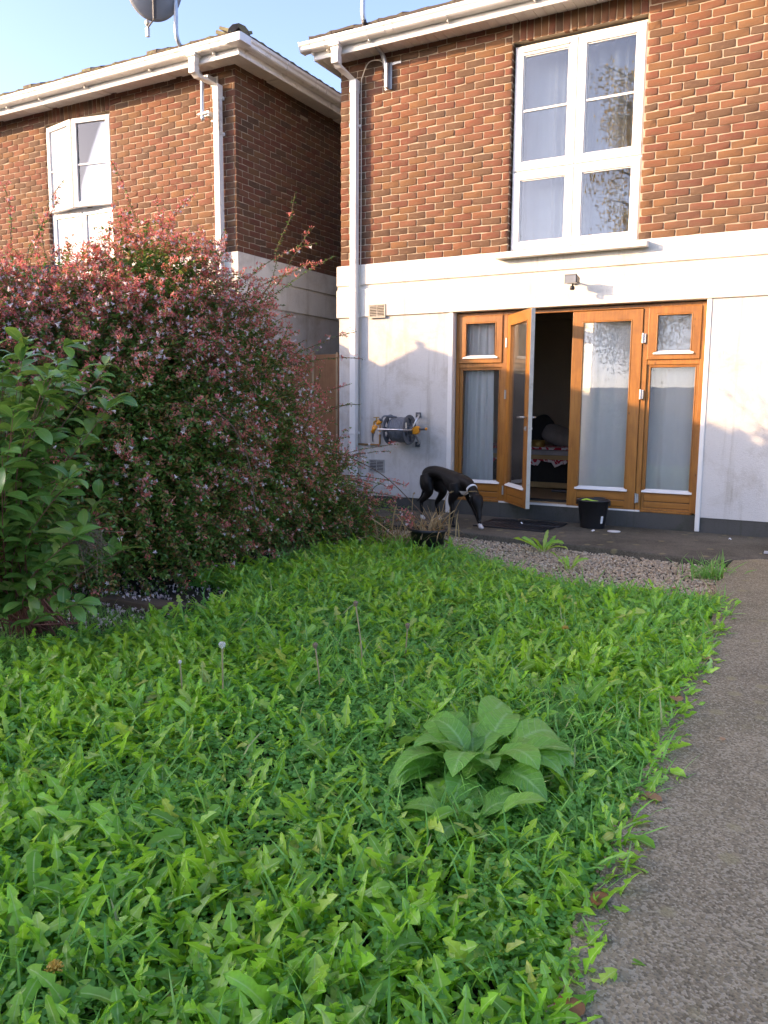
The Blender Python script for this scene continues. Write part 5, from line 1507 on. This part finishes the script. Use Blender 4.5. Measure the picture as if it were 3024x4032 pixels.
def shell(n, k0, k1):
    """points in the outer shell of the shrub that are not buried in another lobe"""
    out = []
    while sum(map(len, out)) < n:
        m_ = n * 3
        w = rng.choice(len(ELL), m_, p=area / area.sum())
        d = rng.normal(size=(m_, 3)); d /= np.linalg.norm(d, axis=1)[:, None]
        kk = rng.uniform(k0, k1, m_)[:, None]
        p = EC[w] + d * ER[w] * kk
        nr = d / ER[w]; nr /= np.linalg.norm(nr, axis=1)[:, None]
        ok = ~inside(p, min(.93, k0 * .98)) & (p[:, 2] > .0)
        # keep the sides that a garden visitor sees
        vis = (nr @ np.array([.35, -.55, .25])) > -.55
        ok &= vis
        out.append(np.hstack([p[ok], nr[ok]]))
    q = np.concatenate(out)[:n]
    return q[:, :3], q[:, 3:]
AL = [oval(np.random.default_rng(700 + i), .25, 4, None, None, .35, .85) for i in range(10)]
def sepal_star(seed):
    r = np.random.default_rng(seed); V = []; F = []; U = []; n = 0
    for k_ in range(5):
        for q in range(r.integers(1, 3)):
            a = k_ * 1.256 + r.normal(0, .3)
            v, f, u = diamond(r.uniform(10, 60), .19)
            c, s = math.cos(a), math.sin(a)
            v = np.stack([v[:, 0] * c - v[:, 1] * s, v[:, 0] * s + v[:, 1] * c, v[:, 2]], 1) + r.normal(0, .35, 3)
            V.append(v); F.append(f + n); U.append(np.ones_like(u)); n += len(v)
    return np.concatenate(V).astype(np.float32), np.concatenate(F), np.concatenate(U)
ST = [sepal_star(800 + i) for i in range(8)]
def bell(seed):
    """five lobed trumpet, opening along +y"""
    r = np.random.default_rng(seed); n = 10; V = []; F = []
    for j, (rr, h) in enumerate(((.07, 0), (.23, .70))):
        for i in range(n):
            a = 6.283 * i / n; V.append((rr * math.cos(a), h, rr * math.sin(a)))
    for i in range(n):
        a = 6.283 * i / n; rr = .56 if i % 2 == 0 else .27
        V.append((rr * math.cos(a), .95 - (.05 if i % 2 == 0 else .12), rr * math.sin(a)))
    for j in range(2):
        for i in range(n):
            a, b, c, d = j * n + i, j * n + (i + 1) % n, (j + 1) * n + (i + 1) % n, (j + 1) * n + i
            F += [(a, b, c), (a, c, d)]
    return np.array(V, np.float32), np.array(F, np.int32), np.ones(len(V), np.float32)
BL = [bell(i) for i in range(3)]

shrub = empty('flowering_shrub', (-1.0, -3.4, 0), 0, 'big rounded shrub with pink bracts and white flowers beside the lawn', 'shrub')
shrub.location = (0, 0, 0)
lp = []; ly_ = []; ls = []; lpt = []; sp_ = []; ssc = []; fp = []; fy = []; fpt = []; fsc = []
twig = MB()
def shoot(p, d, L, step, droop, leaf, flower, thick=.0022, up=0.0, draw=True):
    """one arching shoot with opposite leaves and flower clusters near its end"""
    d = d / np.linalg.norm(d); q = p.copy(); pts = [q.copy()]
    n = max(3, int(L / step)); sidea = rng.uniform(0, 6.28)
    for i in range(n):
        s = i / n
        d = d + np.array([rng.normal(0, .06), rng.normal(0, .06), up - droop * (s + .2) * step * 9])
        d /= np.linalg.norm(d); q = q + d * step
        pts.append(q.copy())
        ya = math.atan2(d[1], d[0]) - math.pi / 2
        for k_ in (0, 1):
            if rng.random() < .92:
                lp.append(q + rng.normal(0, .003, 3)); ly_.append(ya + (1 if k_ else -1) * (1.0 + rng.normal(0, .35)) + (1.57 if i % 2 else 0) * rng.choice([-.5, .5]))
                ls.append(leaf * rng.uniform(.6, 1.25) * (1 - .35 * s)); lpt.append(math.asin(max(-1, min(1, d[2]))) * .4 + rng.normal(0, .4))
        if s > .35 and rng.random() < flower * (.25 + s):
            sp_.append(q + rng.normal(0, .012, 3)); ssc.append(rng.uniform(.018, .033))
            if rng.random() < .55:
                sp_.append(q + rng.normal(0, .018, 3)); ssc.append(rng.uniform(.013, .024))
            if rng.random() < .40:
                fp.append(q + rng.normal(0, .016, 3)); fy.append(ya + rng.normal(0, 1.0)); fpt.append(rng.normal(-.45, .5)); fsc.append(rng.uniform(.020, .032))
    if draw: twig.tube(pts[::2] if len(pts) > 6 else pts, thick, 4, False)
P0, N0 = shell(4600, .82, 1.03)
for p, nr in zip(P0, N0):
    up = .45 if p[2] > 1.2 else .05
    d = nr + np.array([0, 0, up]) + rng.normal(0, .35, 3)
    hi = min(1, max(0, (p[2] - .3) / 1.8))
    shoot(p, d, rng.uniform(.14, .36), .023, rng.uniform(.2, .9), rng.uniform(.034, .050), (.12 + .66 * hi), draw=rng.random() < .5)
# long sprays that break the outline
for p, d, L, fl in (((-1.35, -3.3, 2.25), (.05, .2, 1), .95, .55), ((-1.05, -3.1, 2.1), (.35, .3, .9), .70, .45), ((-.85, -2.6, 2.0), (.75, .5, .55), 1.15, .12), ((-.85, -2.7, 1.95), (.55, .5, .75), 1.05, .15), ((-1.0, -2.8, 2.05), (.65, .5, .62), .95, .2), ((-1.85, -4.2, 2.25), (-.05, .1, 1), .7, .5), ((-1.7, -4.0, 2.2), (0, .1, 1), .85, .15),
                    ((-.75, -2.3, 1.6), (.8, .5, .30), .75, .12), ((-.55, -2.2, 1.1), (.75, .45, .45), .6, .2), ((-.35, -2.0, .75), (.8, .35, .30), .7, .25), ((-.25, -2.0, .5), (.9, .3, -.05), .70, .4), ((-.2, -2.0, .42), (.95, .1, -.15), .55, .4), ((-.2, -2.2, .55), (.9, -.1, .0), .6, .3), ((-.45, -2.3, 1.25), (.8, .3, .75), .5, .2),
                    ((-1.2, -3.2, 2.3), (.15, .1, 1), .55, .6), ((-1.5, -3.5, 2.2), (-.2, .1, 1), .6, .5), ((.2, -2.0, .3), (.9, -.2, -.1), .45, .4), ((-1.3, -3.6, 2.3), (-.05, -.1, 1), .45, .6)):
    for _ in range(2):
        pq = CP_ + (np.array(p) - CP_) * (.92 if p[2] > 1.5 else 1.0)
        shoot(pq + rng.normal(0, .03, 3), np.array(d) + rng.normal(0, .07, 3), L * rng.uniform(.8, 1.05), .016, .07, .030, fl, .0026, .0)
# arching bare cane over the front
twig.tube(catmull([(-.15, -4.2, 1.25), (.10, -4.05, 1.12), (.20, -3.95, .85), (.22, -3.9, .50)], 10), .0055, 6)
twig.tube(catmull([(-.3, -2.4, .9), (.2, -2.05, .62), (.6, -1.85, .2)], 8), .005, 6)
for j in range(16):
    a = rng.uniform(0, 6.28); rr = rng.uniform(.1, .5)
    twig.tube(catmull([(-1.0 + .25 * math.cos(a), -3.3 + .6 * math.sin(a), -.05), (-1.0 + rr * math.cos(a), -3.3 + 1.4 * rr * math.sin(a), .7), (-1.0 + 1.6 * rr * math.cos(a), -3.3 + 2.2 * rr * math.sin(a), 1.6)], 5), .014, 5)
tw = twig.obj('branches', MAT['twig'], shrub)
# leaves that fill the inside
PI_, NI_ = shell(38000, .62, .97)
AI = [diamond(e_, .26) for e_ in (-20, 0, 15, 30)]
wv = rng.choice(len(ELL), 90000, p=area / area.sum()); dv = rng.normal(size=(90000, 3)); dv /= np.linalg.norm(dv, axis=1)[:, None]
pv = EC[wv] + dv * ER[wv] * (rng.uniform(.35, .93, 90000) ** .6)[:, None]; pv = pv[pv[:, 2] > -.02]
LP = np.concatenate([np.array(lp), PI_, pv]); n1 = len(lp); n2 = len(LP) - n1
o = tag(scatter('foliage', AL, MAT['abelia'], LP, np.concatenate([ly_, rng.uniform(0, 6.28, n2)]), np.concatenate([ls, rng.uniform(.034, .052, n2)]), np.concatenate([lpt, rng.normal(0, .6, n2)]), rng.normal(0, .5, n1 + n2), shrub), kind='stuff')
# flower clusters: those that show largest are pieces of their own
sp_ = np.array(sp_); ssc = np.array(ssc); fp = np.array(fp); fsc = np.array(fsc); fy = np.array(fy); fpt = np.array(fpt)
dist = np.linalg.norm(fp - np.array(CAM_POS), axis=1) - fp[:, 2] * .25
od = np.argsort(dist); big, rest = od[:280], od[280:]
BMs = [mesh_np('flower', *b_, MAT['petal'], True) for b_ in BL]
for i in big:
    o = put('flower', BMs[i % 3], shrub); o.location = fp[i]; o.rotation_euler = (fpt[i], 0, fy[i]); s = float(fsc[i]) * 1.12; o.scale = (s, s, s)
v, f, u = stamp(BL, fp[rest], fy[rest], fsc[rest], fpt[rest])
tag(put('blossom', mesh_np('blossom', v, f, u, MAT['petal'], True), shrub), kind='stuff')
v, f, u = stamp(ST, sp_, rng.uniform(0, 6.28, len(sp_)), ssc, rng.normal(0, .6, len(sp_)), rng.normal(0, .6, len(sp_)))
tag(put('bracts', mesh_np('bracts', v, f, u, MAT['sepal'], True), shrub), kind='stuff')
print('shrub', len(lp), len(sp_), len(fp))

# ================================================================== broad leaved bush at the left
PH = [oval(np.random.default_rng(900 + i), .225, 9, R(20), R(np.random.default_rng(i).uniform(-45, 0)), .28, 1.15, .006) for i in range(6)]
PHM = [mesh_np('leaf', *t_, MAT['photinia'], True) for t_ in PH]
bush = empty('leafy_bush', (.35, -6.05, 0), 0, 'broad leaved green bush at the left edge in front of the flowering shrub', 'bush')
bush.location = (0, 0, 0)
bt = MB(); leaves = []
BC = np.array((.22, -5.92, -.05))
for j in range(90):
    a = rng.uniform(0, 6.28); hgt = rng.uniform(.32, 1.55); rad = rng.uniform(.10, .58) * (.70 + .45 * math.sin(min(1, hgt / 1.0) * 1.57) - .22 * max(0, hgt - .9))
    tip = BC + np.array([math.cos(a) * rad, math.sin(a) * rad, hgt])
    midp = BC + np.array([math.cos(a) * rad * .35, math.sin(a) * rad * .35, hgt * .6])
    C_ = catmull([np.array((-.08, -5.50, -.05)) + np.array([rng.normal(0, .08), rng.normal(0, .08), 0]), midp, tip], 8)
    bt.tube(C_, [.0045 * (1 - .7 * i / (len(C_) - 1)) for i in range(len(C_))], 5, False)
    for i in range(7, len(C_)):
        for q in range(2 if i < len(C_) - 2 else 4):
            p = np.array(C_[i]); dd = np.array(C_[i]) - np.array(C_[i - 1])
            leaves.append((p, math.atan2(dd[1], dd[0]) - 1.57 + rng.normal(0, 1.1) + (q * 2.4), rng.uniform(.088, .14), rng.normal(.15, .35), rng.normal(0, .3)))
bt.obj('branches', plain('reddish_twig', (.20, .07, .05), .7, .2), bush)
leaves.sort(key=lambda l: np.linalg.norm(l[0] - np.array(CAM_POS)) - .25 * l[0][2] + (0 if in_view(l[0], 60) else 50))
for i, (p, ya, s, pi_, ro) in enumerate(leaves[:290]):
    o = put('leaf', PHM[i % 6], bush); o.location = p; o.rotation_euler = (pi_, ro, ya); o.scale = (s, s, s)
rest = leaves[290:]
v, f, u = stamp(PH, [l[0] for l in rest], np.array([l[1] for l in rest]), np.array([l[2] for l in rest]), np.array([l[3] for l in rest]), np.array([l[4] for l in rest]))
tag(put('foliage', mesh_np('foliage', v, f, u, MAT['photinia'], True), bush), kind='stuff')
dt_ = MB()
for c_, n_ in (((.44, -5.66, .62), 90),):
    for j in range(n_):
        p = np.array(c_) + rng.normal(0, .05, 3)
        dt_.tube([p, p + np.array([rng.normal(.06, .05), rng.normal(0, .05), -rng.uniform(.03, .09)]), p + np.array([rng.normal(.09, .06), rng.normal(0, .06), -rng.uniform(.10, .22)])], .0011, 3, False)
dt_.obj('dead_twigs', plain('dead_twig', (.19, .13, .085), .9), bush)
print('bush', len(leaves))

# ================================================================== sleeper under the shrub, fallen flowers and leaves
o = MB().box(-.55, .12, -4.86, -4.72, -.09, -.012).obj('timber_sleeper', MAT['timber'], None, .008)
tag(o, 'dark weathered timber sleeper on the ground under the flowering shrub', 'timber')
o.rotation_euler = (0, 0, R(3))
n = 520
fx = np.column_stack([rng.normal(-.15, .42, n), rng.normal(-4.75, .35, n), np.full(n, -.062)])
fx = fx[(fx[:, 0] < .55)]; n = len(fx)
on = (fx[:, 0] > -.55) & (fx[:, 0] < .12) & (fx[:, 1] > -4.86) & (fx[:, 1] < -4.72); fx[on, 2] = -.006
v, f, u = stamp(BL, fx, rng.uniform(0, 6.28, n), rng.uniform(.015, .026, n), rng.uniform(.8, 1.6, n))
tag(put('fallen_flowers', mesh_np('fallen_flowers', v, f, u, MAT['petal'], True)), 'white flowers fallen on the dark ground under the shrub', 'petals', None, 'stuff')
gpp = np.column_stack([rng.uniform(-1.0, .6, 9000), rng.uniform(-6.9, -4.75, 9000)])
gpp = gpp[(gpp[:, 1] < -4.95) | (rng.random(len(gpp)) < .12)]
n = len(gpp)
v, f, u = stamp(GT, np.column_stack([gpp, np.full(n, -.075)]), rng.uniform(0, 6.28, n), rng.uniform(.04, .10, n), rng.normal(0, .2, n))
tag(put('short_grass', mesh_np('short_grass', v, f, u, MAT['grass'], True)), 'short dark grass in the shade at the foot of the shrub', 'grass', None, 'stuff')
LFm = [mesh_np('fallen_leaf', *oval(np.random.default_rng(60 + i), .30, 9, R(8), R(-14), .12, .9, .012), MAT['dryleaf'], True) for i in range(3)]
for i, (x, y, s, a, lab) in enumerate(((3.43, -6.93, .075, 2.4, 'round pinkish brown fallen leaf at the bottom of the path edge'), (3.37, -4.32, .09, 1.9, 'curled brown fallen leaf on the path beside the upper dock plant'), (3.31, -5.02, .09, .4, 'brown fallen leaf at the path edge below the upper dock plant'), (3.41, -5.95, .08, 1.2, 'yellowish fallen leaf on the path level with the large dock plant'), (3.37, -6.52, .07, 3.0, 'reddish fallen leaf tucked against the clover at the path edge'), (2.92, -2.62, .09, .8, 'brown fallen leaf on the gravel near the grass tuft'), (3.52, -5.35, .035, .2, 'tiny pale fallen leaf lying alone on the path'))):
    o = put('fallen_leaf', LFm[i % 3]); o.location = (x, y, .006 if x > 3.2 else -.035); o.rotation_euler = (0, 0, a); o.scale = (s * (1.5 if i == 0 else 1), s, s)
    tag(o, lab, 'leaf', 'fallen leaves')

MAT['crumb'] = mat_leaf('dry_crumb', [(0, (.20, .12, .06)), (.5, (.30, .21, .11)), (1, (.14, .09, .05))], .8, .1)
n = 420
ly2 = rng.uniform(-7.4, -2.6, n)
lx2 = path_edge(ly2) + np.abs(rng.normal(0, .05, n)) - .005
o = scatter('edge_litter', [diamond(e_, .4) for e_ in (-5, 10, 20)], MAT['crumb'], np.column_stack([lx2, ly2, rng.uniform(.0, .004, n)]), rng.uniform(0, 6.28, n), rng.uniform(.005, .016, n), rng.normal(0, .2, n), rng.normal(0, .2, n))
tag(o, 'crumbs of dry leaf and soil along the edge of the path', 'debris', None, 'stuff')

# ================================================================== shed roof beyond the shrub
shed = empty('garden_shed', (-5.3, -1.6, 0), 0, 'grey sheeted shed roof just showing behind the shrub at the far left', 'shed')
shed.location = (0, 0, 0)
MB().box(-7.6, -4.1, -2.6, -1.1, -.05, 2.55).obj('wall', MAT['timber'], shed)
sr_ = MB().add([(-7.8, -2.8, 2.56), (-3.9, -2.8, 2.56), (-3.9, -1.0, 2.90), (-7.8, -1.0, 2.90), (-7.8, -2.8, 2.61), (-3.9, -2.8, 2.61), (-3.9, -1.0, 2.95), (-7.8, -1.0, 2.95)], [(0, 3, 2, 1), (4, 5, 6, 7), (0, 1, 5, 4), (1, 2, 6, 5), (2, 3, 7, 6), (3, 0, 4, 7)]).obj('roof', plain('shed_felt', (.085, .085, .095), .7, .2), shed)
for i in range(9):
    x = -7.6 + i * .45
    MB().prof([(-2.8, 2.612), (-1.0, 2.952), (-1.0, 2.975), (-2.8, 2.635)], 'x', x, x + .03).obj('roof_rib', MAT['grey_pl'], sr_)

# ================================================================== trees across the gardens (seen mirrored in the windows)
def tree(loc, h, crown_r, seed, label, leafmat):
    r = np.random.default_rng(seed)
    o = empty('birch_tree', loc, 0, label, 'tree', 'trees across the gardens')
    t = MB(); t.tube(catmull([(0, 0, -.2), (.1, .05, h * .4), (0, .1, h * .97)], 8), [.16 * (1 - i / 17) + .01 for i in range(17)], 8)
    Pp = []
    for j in range(46):
        z = h * r.uniform(.22, .95); a = r.uniform(0, 6.28); rr = crown_r * (1.05 - .75 * (z / h - .22)) * r.uniform(.45, 1)
        e_ = np.array([math.cos(a) * rr, math.sin(a) * rr, z + rr * .35])
        t.tube([(0, 0, z - .2), e_ * .6 + np.array([0, 0, z * .4]), e_], [.04, .025, .01], 5, False)
        for q in range(520):
            s = r.uniform(.3, 1.05); p = np.array([0, 0, z]) * (1 - s) + e_ * s
            p = p + r.normal(0, .25, 3) - np.array([0, 0, abs(r.normal(0, .55))]); Pp.append(p)
    t.obj('trunk', MAT['bark'], o)
    n = len(Pp)
    tag(scatter('crown', AI, leafmat, Pp, r.uniform(0, 6.28, n), r.uniform(.08, .14, n), r.normal(-.8, .6, n), r.normal(0, .4, n), o), kind='stuff')
    return o
tree((-2.0, -19.5, 0), 13.0, 3.0, 11, 'autumn birch across the gardens, mirrored in the right panes of the upper window', MAT['birch_leaf'])
tree((-8.0, -22.0, 0), 7.5, 2.8, 12, 'lower green tree across the gardens, mirrored in the patio glass', MAT['photinia'])
tree((3.2, -21.0, 0), 9.0, 2.6, 13, 'green tree behind the camera, mirrored in the glass right of the doors', MAT['photinia'])
bf = empty('back_fence', (0, -15.5, 0), 0, 'timber fence closing the garden behind the camera', 'fence')
fm = None
for i in range(60):
    if fm is None: q = MB().box(0, .145, 0, .02, -.05, 1.8).obj('plank', MAT['panel_wood'], bf, .004); fm = q.data
    else: q = put('plank', fm, bf)
    q.location = (-4 + i * .15, 0, rng.normal(0, .008))

print('TRIS', sum(len(m_.polygons) for m_ in bpy.data.meshes))
